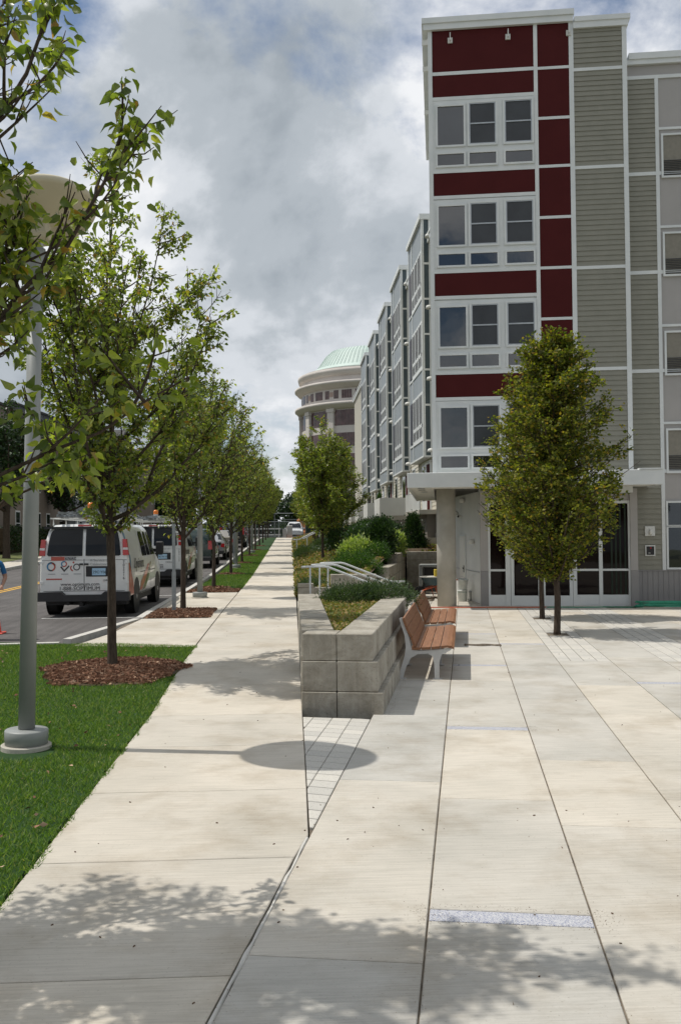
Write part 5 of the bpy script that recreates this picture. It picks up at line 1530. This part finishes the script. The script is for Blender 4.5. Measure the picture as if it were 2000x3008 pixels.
    q = MB(); q.box(.0, .10, -.03, .01, 1.165, 1.20); q.box(-.1, -.02, -.03, .0, 1.165, 1.2); q.build('door_handle', 'plastic_black', e)
    for s in (-1, 1):
        for z in (.75, 1.2): box_part('hinge', 'van_white', e, s * .90, s * .985, -.018, .0, z, z + .05)
    # windscreen
    q = MB(); rows = []
    for y, z in ((3.92, 1.98), (4.35, 1.615), (4.60, 1.36)):
        w = .76 if z > 1.9 else .84
        rows.append([(x, y + .02, z + .02) for x in np.linspace(-w, w, 6)])
    q.grid(rows); q.build('windscreen', 'car_glass', e)
    # roof rack, ladders, conduit and beacon
    q = MB()
    for y in (.5, 1.7, 2.9):
        q.tube([(-.80, y, 2.06), (-.80, y, 2.22), (.80, y, 2.22), (.80, y, 2.06)], .02, 6)
    for x in (-.8, .8): q.tube([(x, .25, 2.22), (x, 3.2, 2.22)], .018, 6)
    rk = q.build('roof_rack', 'pale_wall', e)
    for x0 in (-.62, .12):
        q = MB()
        for x in (x0, x0 + .42): q.box(x - .02, x + .02, .12, 3.8, 2.25, 2.31)
        for i in range(13): q.box(x0, x0 + .42, .3 + i * .28, .33 + i * .28, 2.27, 2.30)
        for x in (x0 + .06, x0 + .36): q.box(x - .02, x + .02, .0, 3.4, 2.32, 2.37)
        q.build('ladder', 'galvanised' if x0 < 0 else 'bucket_white', rk)
    q = MB(); rr = random.Random(4)
    for i in range(12):
        x = rr.uniform(-.7, .7); q.tube([(x, .05, 2.26), (x + rr.uniform(-.1, .1), 1.2, 2.30 + rr.uniform(0, .1)), (x + rr.uniform(-.2, .2), 2.6, 2.27)], .012, 5)
    q.box(-.25, .3, .4, 1.6, 2.32, 2.40); q.build('roof_load', 'galvanised', rk)
    q = MB(); q.tube([(.0, .75, 2.2), (.0, .75, 2.42)], .02, 8); q.lathe([(.06, 0), (.08, .01), (.08, .05)], (.0, .75, 2.40), 16); bc = q.build('beacon_base', 'pale_wall', e)
    q = MB(); q.lathe([(.085, 0), (.085, .05), (.078, .055), (.085, .06), (.08, .12), (.05, .15), (0, .155)], (.0, .75, 2.45), 20); q.build('beacon', 'beacon_orange', bc, True)
    return e
v1 = van((-4.67, 21.3, zs(22.5) - .13), 'nearest white cargo van seen from behind, ladders on its roof and an orange beacon', '702216')
v2 = van((-4.70, 31.9, zs(33.5) - .12), 'second white cargo van parked in front of the nearest one', '703125', False)
def car(name, loc, label, st, col, rw, ws, wheels, cat, tl=(.55, .9), th=.34):
    """rw = rear glass rows (y,z,halfwidth); ws = side windows (y0,y1)"""
    e = empty(name, loc, 0, label, cat, 'cars parked along the kerb')
    b_ = loft(st).build('body', col, e, False)
    for p in b_.data.polygons: p.use_smooth = len(p.vertices) == 4
    for y in wheels:
        for s in (1, -1):
            W = sidex(st, y, .5)
            q = MB(); q.lathe([(0, 0), (th + .07, 0), (th + .07, .012), (0, .012)], (s * W if s > 0 else -W - .012, y, th + .02), 20, axis='x'); q.build('wheel_arch', 'plastic_black', e)
            wheel(e, s * (W + .018), y, th, .2, s)
    for rows_, nm in zip(rw, ('rear_window', 'windscreen')):
        q = MB(); q.grid([[(x, y, z) for x in np.linspace(-w, w, 6)] for y, z, w in rows_], flip=(nm == 'windscreen')); q.build(nm, 'car_glass', e)
    for s in (1, -1):
        for y0, y1, a, b2 in ws:
            belt = [S for S in st if S[0] <= (y0 + y1) / 2][-1][3]
            q = MB(); side_patch(q, st, [(belt + .04, y0, y1), (belt + .22, y0 + a * .5, y1 - b2 * .5), (belt + .38, y0 + a, y1 - b2)], s, .008); q.build('side_window', 'car_glass', e)
        q = MB(); w = st[1][1]; q.box(s * (w - .20), s * (w - .01), st[0][0] - .012, st[1][0] + .05, tl[0], tl[1]); q.build('tail_light', 'lamp_red', e)
        q = MB(); q.box(s * (w + .02), s * (w + .18), ws[-1][1] - .1, ws[-1][1] + .02, st[3][3] - .02, st[3][3] + .14, bev=.03); q.build('mirror', col, e)
        q = MB(); q.box(s * .5, s * .8, st[-1][0] - .08, st[-1][0] + .01, .55, .72); q.build('headlight', 'clear_lens', e)
    q = MB(); q.box(-st[1][1] * .96, st[1][1] * .96, st[0][0] - .08, .12, .32, .52, bev=.03); q.build('bumper', 'plastic_black', e)
    q = MB(); q.box(-.24, .24, st[0][0] - .02, st[0][0] + .0, .68, .82); q.build('licence_plate', 'plate_blue', e)
    return e
SUV = [(0, .86, .38, 1.0, 1.12, .84), (.05, .93, .34, 1.02, 1.40, .78), (.20, .94, .32, 1.02, 1.76, .68), (.6, .94, .32, 1.02, 1.82, .68), (2.3, .94, .32, 1.02, 1.82, .68), (2.8, .94, .32, 1.02, 1.72, .66), (3.45, .93, .32, 1.0, 1.10, .74), (4.3, .90, .34, .90, 1.0, .76), (4.65, .82, .40, .75, .85, .70)]
SED = [(0, .80, .38, .85, .98, .76), (.08, .88, .30, .86, 1.04, .78), (.75, .90, .28, .88, 1.08, .72), (1.35, .90, .28, .90, 1.42, .58), (1.9, .90, .28, .90, 1.46, .56), (2.5, .90, .28, .90, 1.42, .57), (3.3, .90, .28, .88, 1.0, .70), (4.2, .87, .30, .80, .90, .74), (4.6, .78, .38, .68, .78, .66)]
suvrw = [[(.03, 1.10, .78), (.12, 1.45, .70), (.19, 1.68, .62)], [(2.84, 1.68, .6), (3.15, 1.42, .68), (3.42, 1.14, .72)]]
sedrw = [[(.80, 1.10, .66), (1.05, 1.24, .60), (1.32, 1.40, .52)], [(2.54, 1.42, .52), (2.9, 1.22, .60), (3.28, 1.03, .68)]]
car('parked_suv', (-4.60, 43.4, zs(45) - .13), 'dark green sport utility vehicle parked in front of the second van', SUV, 'suv_green', suvrw, ((.35, 1.0, .08, .04), (1.08, 1.95, .04, .04), (2.03, 3.0, .04, .3)), (.85, 3.75), 'car', (.85, 1.25), .37)
car('parked_sedan', (-4.55, 51.2, zs(53) - .13), 'silver sedan parked in front of the dark green vehicle', SED, 'car_silver', sedrw, ((1.2, 1.95, .3, .04), (2.02, 2.9, .04, .3)), (.85, 3.7), 'car', (.68, .88))
car('parked_sedan', (-4.6, 60.5, zs(62) - .13), 'tan sedan parked beyond the silver one', SED, 'car_tan', sedrw, ((1.2, 1.95, .3, .04), (2.02, 2.9, .04, .3)), (.85, 3.7), 'car', (.68, .88))
car('parked_suv', (-4.5, 70.5, zs(72) - .13), 'black utility vehicle with tall red tail lights, farther up the kerb', SUV, 'car_black', suvrw, ((.35, 1.0, .08, .04), (1.08, 1.95, .04, .04), (2.03, 3.0, .04, .3)), (.85, 3.75), 'car', (.95, 1.5), .37)
car('parked_sedan', (-4.6, 80, zs(82) - .13), 'maroon sedan parked nearest the end fence', SED, 'car_maroon', sedrw, ((1.2, 1.95, .3, .04), (2.02, 2.9, .04, .3)), (.85, 3.7), 'car', (.68, .88))
c_ = car('parked_suv', (.35, 107.5, 1.50), 'white vehicle facing the viewer beyond the end of the pavement', SUV, 'van_white', suvrw, ((.35, 1.0, .08, .04), (1.08, 1.95, .04, .04), (2.03, 3.0, .04, .3)), (.85, 3.75), 'car', (.85, 1.25), .37)
c_.rotation_euler = (0, 0, pi); c_.location = (.3, 108, 1.48); c_['group'] = 'vehicles at the street end'

# ================================================================== STREET END
e = empty('end_fence', (-1.2, 97.5, 1.55), 0, 'chain link fence with horizontal rails and a tall gate frame closing the street', 'fence')
q = MB()
for x in np.arange(-8, 12.1, 2.6): q.tube([(x, 4, 0), (x, 4, 1.75)], .04, 6)
q.build('post', 'galvanised', e)
q = MB()
for z in (.1, .95, 1.75): q.tube([(-8, 4, z), (12, 4, z)], .03, 6)
q.build('rail', 'galvanised', e)
q = MB()
for i in range(100):
    x = -8 + .2 * i; q.tube([(x, 4.02, .1), (min(12, x + .9), 4.02, 1.75)], .006, 3, cap=False); q.tube([(x + .9 if x < 11.1 else 12, 4.02, .1), (x, 4.02, 1.75)], .006, 3, cap=False)
q.build('mesh', 'galvanised', e)
q = MB(); q.tube([(-.6, 0, -.1), (-.6, 0, 2.55), (2.6, 0, 2.55), (2.6, 0, -.1)], .045, 6); q.tube([(-.6, 0, 1.9), (2.6, 0, 1.9)], .03, 6); q.build('gate_frame', 'galvanised', e)
e = empty('utility_box', (2.6, 97.5, 1.5), 0, 'dark green utility cabinet at the end of the pavement', 'cabinet')
q = MB(); q.box(-1.15, 1.2, -.6, .6, .0, 1.75, bev=.03); q.build('housing', 'green_box_paint', e)
q = MB(); q.box(-.02, .0, -.615, -.6, .1, 1.65); q.box(-.14, -.06, -.62, -.6, .8, 1.0); q.build('door_gap', 'dark_metal', e)
q = MB(); q.box(-1.2, 1.25, -.65, .65, -.1, .02); q.build('plinth', 'cast_concrete', e)
e = empty('concrete_barrier', (-.45, 99.5, 1.5), 0, 'pale upright concrete block with an orange foot beside the gate frame', 'barrier')
q = MB(); q.box(-.55, -.15, -.3, .3, 0, 1.0); q.box(-.1, .5, -.3, .3, 0, 1.35, bev=.04); q.build('block', 'kerb_stone', e)
q = MB(); q.box(-.15, .7, -.5, -.32, .0, .13); q.build('foot', 'orange_paint', e)
e = empty('white_barrier', (-3.6, 99.8, 1.5), 0, 'low white rail barrier left of the gate frame', 'barrier')
q = MB(); q.box(-2.6, 2.4, -.03, .03, .95, 1.08); q.box(-2.2, 2.4, -.03, .03, .3, .45)
for x in (-2.4, 0, 2.2): q.box(x, x + .08, -.02, .02, 0, 1.1)
q.build('rail', 'pale_wall', e)
e = empty('yellow_excavator_bucket', (1.8, 112, 1.5), 0, 'rusty orange machine body just above the white vehicle', 'machine')
q = MB(); q.box(-1.2, .9, -.8, .8, .9, 2.3, bev=.2); q.box(-1.4, 1.2, -1, 1, .2, .9, bev=.2); q.build('body', 'orange_paint', e)

# ================================================================== CONES, WORKER, DRAIN
def cone(loc, label, h=.72):
    e = empty('traffic_cone', loc, rnd.uniform(0, .4), label, 'traffic cone', 'orange cones at the road edge')
    q = MB(); q.box(-.19, .19, -.19, .19, 0, .03, bev=.01); q.build('base', 'cone_orange', e)
    q = MB(); q.lathe([(.14, .03), (.13, .05), (.028, h - .01), (.024, h), (0, h)], (0, 0, 0), 24); q.build('body', 'cone_orange', e, True)
    q = MB(); f_ = lambda z: .13 + (.028 - .13) * (z - .05) / (h - .06) + .002
    q.lathe([(f_(.42), .42), (f_(.54), .54)], (0, 0, 0), 24); q.build('reflective_band', 'cone_band', e, True)
cone((-5.36, 16.7, zs(16.7) - .13), 'orange traffic cone nearest the lamp post side of the left edge')
cone((-5.72, 18.3, zs(18) - .13), 'orange traffic cone just behind the nearest one at the left edge', .9)
cone((-5.30, 15.95, zs(16) - .125), 'orange traffic cone closest to the lawn edge, mostly cut by the picture edge')
def person(loc, rz):
    e = bpy.data.meshes.new('person')
    J = {'pel': (0, 0, .95, .135, .11), 'wa': (0, .0, 1.08, .13, .10), 'ch': (0, .01, 1.30, .155, .115), 'nk': (0, .01, 1.46, .06, .06), 'hb': (0, 0, 1.54, .06, .065), 'hd': (0, -.01, 1.63, .082, .098), 'ht': (0, 0, 1.73, .06, .07)}
    V = []; Ed = []; Rd = []; ix = {}
    def v(n, p, r): ix[n] = len(V); V.append(p); Rd.append(r if isinstance(r, tuple) else (r, r))
    for n, t in J.items(): v(n, t[:3], t[3:])
    for a, b_ in (('pel', 'wa'), ('wa', 'ch'), ('ch', 'nk'), ('nk', 'hb'), ('hb', 'hd'), ('hd', 'ht')): Ed.append((ix[a], ix[b_]))
    for s, n in ((1, 'R'), (-1, 'L')):
        fwd = -.20 if s > 0 else -.05
        v('sh' + n, (s * .19, .01, 1.40), .062); v('el' + n, (s * .27, .03 if s > 0 else .02, 1.13), .043); v('wr' + n, (s * (.20 if s > 0 else .26), -.17 if s > 0 else -.03, .98 if s > 0 else .88), .028); v('pm' + n, (s * (.185 if s > 0 else .26), -.23 if s > 0 else -.05, .955 if s > 0 else .80), (.038, .02))
        v('hp' + n, (s * .09, 0, .88), .095); v('kn' + n, (s * .11, -.02, .49), .062); v('an' + n, (s * .12, .01, .09), .042); v('to' + n, (s * .13, -.15, .04), (.045, .035))
        for a, b_ in (('ch', 'sh' + n), ('sh' + n, 'el' + n), ('el' + n, 'wr' + n), ('wr' + n, 'pm' + n), ('pel', 'hp' + n), ('hp' + n, 'kn' + n), ('kn' + n, 'an' + n), ('an' + n, 'to' + n)): Ed.append((ix[a], ix[b_]))
        px, py, pz = V[ix['pm' + n]]
        for k in range(4):
            f1 = 'f%d%s' % (k, n); v(f1, (px + (k - 1.5) * .018, py - (.035 if s > 0 else .01), pz - (.02 if s > 0 else .04)), .009); v(f1 + 'b', (px + (k - 1.5) * .019, py - (.05 if s > 0 else .0), pz - (.05 if s > 0 else .075 - .006 * abs(k - 1.3))), .008)
            Ed += [(ix['pm' + n], ix[f1]), (ix[f1], ix[f1 + 'b'])]
        v('th' + n, (px - s * .035, py - .02, pz - .01), .01); v('tb' + n, (px - s * .04, py - .045, pz - .03), .008); Ed += [(ix['pm' + n], ix['th' + n]), (ix['th' + n], ix['tb' + n])]
    e.from_pydata(V, Ed, []); o = bpy.data.objects.new('person', e); COL.objects.link(o)
    o.modifiers.new('Skin', 'SKIN'); o.modifiers.new('Sub', 'SUBSURF').levels = 2
    for i, r in enumerate(Rd): e.skin_vertices[0].data[i].radius = r
    e.skin_vertices[0].data[0].use_root = True
    dg = bpy.context.evaluated_depsgraph_get(); dg.update()
    me = bpy.data.meshes.new_from_object(o.evaluated_get(dg)); bpy.data.objects.remove(o)
    me.name = 'person'; me.materials.clear()
    for m_ in ('skin', 'blue_shirt', 'dark_trousers', 'plastic_black', 'hair_brown'): me.materials.append(MATS[m_])
    for p in me.polygons:
        c = p.center; p.use_smooth = True
        p.material_index = 0
        if c.z < .10: p.material_index = 3
        elif c.z < .98 and abs(c.x) < .215 and not (c.x > .13 and c.y < -.12): p.material_index = 2
        elif c.z < 1.45 and (abs(c.x) < .20 and c.z > .98 and c.y > -.15 or c.z > 1.19): p.material_index = 1
        if c.z > 1.66 + c.y * -.9 and c.z > 1.6: p.material_index = 4
    o = bpy.data.objects.new('person', me); COL.objects.link(o); o.location = loc; o.rotation_euler = (0, 0, rz)
    # face: nose, eyes, ears
    q = MB(); q.lathe([(0, .03), (.012, .0), (.016, -.035), (0, -.04)], (0, -.105, 1.625), 8); q.lathe([(0, .03), (.014, .0), (0, -.03)], (-.082, 0, 1.63), 8); q.lathe([(0, .03), (.014, .0), (0, -.03)], (.082, 0, 1.63), 8); q.build('nose_and_ears', 'skin', o, True)
    q = MB()
    for s in (-1, 1): q.lathe([(0, .008), (.009, 0), (0, -.008)], (s * .03, -.093, 1.65), 8)
    q.box(-.022, .022, -.099, -.09, 1.575, 1.582); q.build('eyes_and_mouth', 'plastic_black', o)
    return tag(o, 'person in a blue T-shirt at the left edge, forearm held forward over the cones', 'person')
person((-5.50, 17.35, zs(17.3) - .13), radians(20))
e = empty('storm_drain', (-3.62, 16.75, zs(16.7) - .128), radians(20), 'rusty slotted iron drain grate in the asphalt beside the kerb', 'drain')
q = MB()
for i in range(11): q.box(-.32, .32, -.45 + .085 * i, -.41 + .085 * i, 0, .012)
q.box(-.36, -.32, -.5, .5, 0, .013); q.box(.32, .36, -.5, .5, 0, .013); q.build('grate', 'iron_grate', e)
q = MB(); q.box(-.32, .32, -.46, .46, -.004, .002); q.build('sump', 'plastic_black', e)

# ================================================================== CLUTTER BY THE LOBBY
def at(x, y, z=0): return (x, y, zp(x, y) + z)
def bucket(loc, label, mat='bucket_white', tilt=0, h=.36, band=True):
    e = empty('paint_bucket', loc, rnd.uniform(0, 3), label, 'bucket', 'paint buckets by the lobby')
    e.rotation_euler = (tilt, 0, e.rotation_euler[2])
    q = MB(); q.lathe([(.125, 0), (.135, .02), (.148, h - .05), (.158, h - .045), (.158, h - .02), (.150, h), (.142, h), (.140, h - .03), (.0, h - .04)], (0, 0, 0), 24); q.build('body', mat, e, True)
    if band:
        q = MB(); q.lathe([(.1405, h * .5), (.1475, h * .82)], (0, 0, 0), 24); q.build('label_band', 'bucket_teal', e, True)
    q = MB(); q.tube([(.15 * cos(t), .02 + .05 * sin(t), h - .04 + .10 * sin(t)) for t in np.linspace(0, pi, 9)], .004, 5); q.build('handle', 'steel_grey', e)
bx, by = 5.28, 28.9
bucket(at(bx, by), 'pale paint bucket with a green band, at the bottom of the stack of two')
bucket(at(bx + .0, by, .36), 'white paint bucket tilted on top of the other', tilt=.12, h=.34)
bucket(at(bx + .42, by + .35), 'grey-green paint bucket beside the stack', mat='lamp_paint', h=.30, band=False)
bucket(at(bx + .62, by + .55), 'small grey-green paint bucket behind the others, against the lobby wall', mat='galvanised', h=.26, band=False)
e = empty('steel_cabinet_frame', at(4.95, 33.2), -PLA, 'open grey metal cabinet frame standing before the block wall', 'cabinet')
q = MB(); q.box(-.42, -.30, -.3, .4, .05, 1.02, bev=.02); q.box(.75, .87, -.3, .4, .05, 1.02, bev=.02); q.box(-.42, .87, -.3, .4, .96, 1.06, bev=.02); q.box(-.36, .8, .35, .4, .05, .96); q.build('housing', 'lamp_paint', e)
q = MB(); q.box(-.26, .72, .30, .345, .35, .92); q.box(-.26, .72, -.1, .3, .1, .35); q.build('inner_panel', 'dark_metal', e)
e = empty('wheelbarrow', at(4.70, 31.2), radians(12), 'blue-grey wheelbarrow half hidden by the concrete column', 'wheelbarrow')
q = MB(); rows = []
for k, (s_, z) in enumerate(((1.0, .68), (.94, .66), (.62, .42), (.5, .40))):
    rows.append([(.42 * s_ * (1 if abs(cos(t)) > 2 else 1) * cos(t) * 1.0, .40 * s_ * sin(t), z) for t in np.linspace(0, 2 * pi, 25)])
q.grid(rows, flip=True); k0 = len(q.v)
q.build('tray', 'barrow_blue', e, True)
q = MB(); q.tube([(.43 * cos(t), .41 * sin(t), .685) for t in np.linspace(0, 2 * pi, 25)], .018, 6); q.build('tray_rim', 'barrow_rim', e, True)
q = MB()
for s in (-1, 1):
    q.tube([(.9, s * .28, .62), (.2, s * .22, .42), (-.45, s * .07, .22)], .02, 6); q.tube([(.2, s * .22, .42), (.3, s * .24, .0), (.12, s * .24, .0), (.0, s * .2, .38)], .015, 6)
q.build('frame', 'hose_orange', e, True)
q = MB(); q.lathe([(.10, -.04), (.18, -.04), (.195, 0), (.18, .04), (.10, .04)], (-.45, 0, .2), 20, axis='y'); q.build('wheel', 'tyre_rubber', e, True)
q = MB(); q.lathe([(0, .0), (.36, .0), (.30, .05), (.1, .09), (0, .07)], (0, 0, .62), 16); q.build('load', 'kerb_stone', e)
e = empty('yellow_bag', at(4.86, 31.1, .68), .2, 'small yellow and grey bag standing in the wheelbarrow', 'bag')
q = MB(); q.box(-.13, .02, -.03, .05, 0, .26, bev=.02); q.build('bag_front', 'yellow_card', e)
q = MB(); q.box(.025, .16, -.03, .05, 0, .24, bev=.02); q.build('bag_side', 'bucket_white', e)
e = empty('timber_scrap', at(4.2, 29.6), .2, 'loose pieces of timber and rubble on the paving behind the benches', 'debris')
q = MB()
for i in range(9):
    k = len(q.v); L = rnd.uniform(.2, .7); q.box(-L / 2, L / 2, -.04, .04, 0, rnd.uniform(.02, .06)); q.xform(Matrix.Translation((rnd.uniform(-.6, .9), rnd.uniform(-.5, .9), 0)) @ Matrix.Rotation(rnd.uniform(0, 3), 4, 'Z'), k)
q.build('pieces', 'soil', e)
def hose(name, pts, mat, label, r=.013):
    q = MB(); q.tube(pts, r, 6); o = q.build(name, mat, None, True); return tag(o, label, 'hose')
def fpt(u, v, z=.016):
    c, s = cos(FA), sin(FA); x = FO.x + c * u + s * v; y = FO.y - s * u + c * v
    return (x, y, zp(x, y) + z)
hose('garden_hose', [fpt(-.3 + .28 * i, -.62 + .03 * sin(i * 1.1), .016) for i in range(13)], 'hose_orange', 'orange hose lying across the paving before the lobby doors', .016)
hose('garden_hose', [fpt(3.1 + .2 * i, -.62 + .04 * sin(i), .016) for i in range(14)] + [fpt(5.75 + .75 * cos(t) * (1 + .1 * sin(t * 2.3)) + .5, -.75 - .33 * sin(t) * (1 + .15 * cos(1.7 * t)), .02 + .006 * t) for t in np.linspace(3.1, 28, 110)], 'hose_green', 'green hose coiled on the paving at the right edge', .014)

# leaf litter, grit and small stones on the paving
N = 300
X = rng.uniform(-1.4, 5, N); Y = 3.4 + rng.random(N) ** 1.6 * 18
Z = np.where(X < XR, zsn(Y), -.008 * Y) + .004
bad = (X > 0) & (Y > 9.6) & (X < (Y - 9.8) * .2 + 1.1); X, Y, Z = X[~bad], Y[~bad], Z[~bad]; n = len(X)
D = np.stack([rng.normal(size=n), rng.normal(size=n), rng.normal(0, .15, n)], 1)
o = scatter('leaf_litter', np.stack([X, Y, Z], 1), D, rng.uniform(.004, .018, n), CHIP, 'debris', None, rng, np.cross(D, np.tile([0, 0, 1.], (n, 1))), wid=1.6)
tag(o, 'tiny dead leaves, twigs and grit scattered over the paving', 'debris', kind='stuff')
q = MB()
for k in range(3): q.tube([pp(1.0 + .08 * i, 11.0 + .05 * math.sin(i * 1.3 + k) + .03 * k, .01) for i in range(9)], .02, 5)
tag(q.build('dirt_patch', 'joint_dirt'), 'thin brown dirt patch on the paving beside the far bench', 'dirt')

gp = []
for u in (0, .81, 1.63, 2.44, 3.25, 4.06):
    for _ in range(420):
        v_ = -3 + 13 * rng.random() ** 1.3; s_ = rng.normal(0, .016) if rng.random() < .8 else rng.normal(0, .05)
        if u == 0 and v_ > .0: continue
        gp.append(pp(u + s_, v_, .003))
for c, vb in ((1, -1.2), (1, 3.57)):
    for _ in range(420):
        e_ = rng.choice((-.1, .1)); gp.append(pp(US[c] + rng.random() * .95 - .05, vb + e_ + rng.normal(0, .022) , .003))
    for _ in range(200): gp.append(pp(US[c] + rng.choice((0, .85)) + rng.normal(0, .07), vb + rng.normal(0, .05), .003))
for _ in range(700):
    t_ = rng.random(); gp.append(pp(.16 + abs(rng.normal(0, .035)), 4.15 + t_ * 6.2, .004))
gp = np.array(gp); n = len(gp); D = np.stack([rng.normal(size=n), rng.normal(size=n), rng.normal(0, .1, n)], 1)
o = scatter('joint_grit', gp, D, rng.uniform(.0015, .0045, n), CHIP, 'grit', None, rng, np.cross(D, np.tile([0, 0, 1.], (n, 1))), wid=2.5)
tag(o, 'fine brown grit gathered along the plaza joints, the blue bands and the wall foot', 'grit', kind='stuff')
N = 260
X = rng.uniform(-5, XL - .02, N); Y = rng.uniform(3, 15, N); D = rng.normal(size=(N, 3)) * [1, 1, .3]
o = scatter('fallen_leaves', np.stack([X, Y, zsn(Y) + .03], 1), D, rng.uniform(.03, .06, N), LEAF_MID, 'mulch_chip', None, rng)
tag(o, 'scattered fallen brown leaves and chips lying on the near lawn', 'fallen leaves', kind='stuff')

# ================================================================== SKY, SUN, CAMERA
AZ, EL = radians(11.5), radians(63)
sd = Vector((-cos(AZ) * cos(EL), sin(AZ) * cos(EL), sin(EL)))
sun = bpy.data.lights.new('sun', 'SUN'); sun.energy = 3.6; sun.angle = radians(.53); sun.color = (1, .955, .88)
so = bpy.data.objects.new('sun', sun); COL.objects.link(so); so.location = sd * 60
so.rotation_euler = (-sd).to_track_quat('-Z', 'Y').to_euler()

w = bpy.data.worlds.new('World'); scene.world = w; w.use_nodes = True
nt = NT(w); bg = nt.n['Background']; bg.inputs[1].default_value = .1
sky = nt.add('ShaderNodeTexSky'); sky.sky_type = 'NISHITA'; sky.sun_disc = False
sky.sun_elevation = EL; sky.sun_rotation = math.atan2(sd.x, sd.y); sky.air_density = 1.0; sky.dust_density = 1.2; sky.ozone_density = 1.5
tc = nt.add('ShaderNodeTexCoord'); sx = nt.add('ShaderNodeSeparateXYZ'); nt.link(tc.outputs['Generated'], sx.inputs[0])
def mth(op, a, b_=None, c=None):
    m_ = nt.add('ShaderNodeMath', operation=op)
    for k, v_ in enumerate((a, b_, c)):
        if v_ is None: continue
        if isinstance(v_, (int, float)): m_.inputs[k].default_value = v_
        else: nt.link(v_, m_.inputs[k])
    return m_.outputs[0]
zc = mth('ADD', mth('MAXIMUM', sx.outputs[2], 0.0), .62)
cx_ = mth('DIVIDE', sx.outputs[0], zc); cy_ = mth('DIVIDE', sx.outputs[1], zc)
cmb = nt.add('ShaderNodeCombineXYZ'); nt.link(cx_, cmb.inputs[0]); nt.link(cy_, cmb.inputs[1]); cmb.inputs[2].default_value = 6.37
n1 = noise(nt, cmb.outputs[0], 2.6, 10, .58, .2)
n2 = noise(nt, cmb.outputs[0], 6.0, 8, .6, .2)
mp = nt.add('ShaderNodeMapping'); mp.inputs['Location'].default_value = (.12, .10, 6.9); nt.link(cmb.outputs[0], mp.inputs[0])
n3 = noise(nt, mp.outputs[0], 2.7, 9, .56, .15)
cover = ramp(nt, mth('ADD', mth('MULTIPLY', n1, .75), mth('MULTIPLY', n2, .25)), [(.38, (0, 0, 0)), (.47, (1, 1, 1))])
shade = ramp(nt, n3, [(.36, (3.6, 4.05, 4.5)), (.44, (4.7, 5.15, 5.6)), (.52, (6.9, 7.25, 7.7)), (.59, (9.0, 9.15, 9.4))])
shade.color_ramp.interpolation = 'EASE'
skyc = mixc(nt, 1.0, sky.outputs[0], (1.0, 1.0, 1.0), 'MULTIPLY')
final = mixc(nt, cover.outputs[0], skyc, shade.outputs[0])
nt.link(final, bg.inputs[0])

cam = bpy.data.cameras.new('camera'); co = bpy.data.objects.new('camera', cam); COL.objects.link(co); scene.camera = co
yaw, pitch, roll = radians(2.98), math.atan(50.5 / 2150), .009
fw = Vector((sin(yaw) * cos(pitch), cos(yaw) * cos(pitch), sin(pitch)))
r0 = Vector((cos(yaw), -sin(yaw), 0)); u0 = r0.cross(fw)
Rv = r0 * cos(roll) - u0 * sin(roll); Uv = r0 * sin(roll) + u0 * cos(roll)
M = Matrix((( Rv.x, Uv.x, -fw.x, 0), (Rv.y, Uv.y, -fw.y, 0), (Rv.z, Uv.z, -fw.z, 1.9), (0, 0, 0, 1)))
co.matrix_world = M
cam.sensor_fit = 'VERTICAL'; cam.sensor_height = 36; cam.lens = 36 * 2150 / 2358.5
cam.clip_start = .05; cam.clip_end = 5000
scene.render.engine = 'CYCLES'
scene.render.resolution_x = 680; scene.render.resolution_y = 1024
scene.view_settings.view_transform = 'Standard'; scene.view_settings.look = 'None'
scene.view_settings.exposure = 0; scene.view_settings.gamma = 1
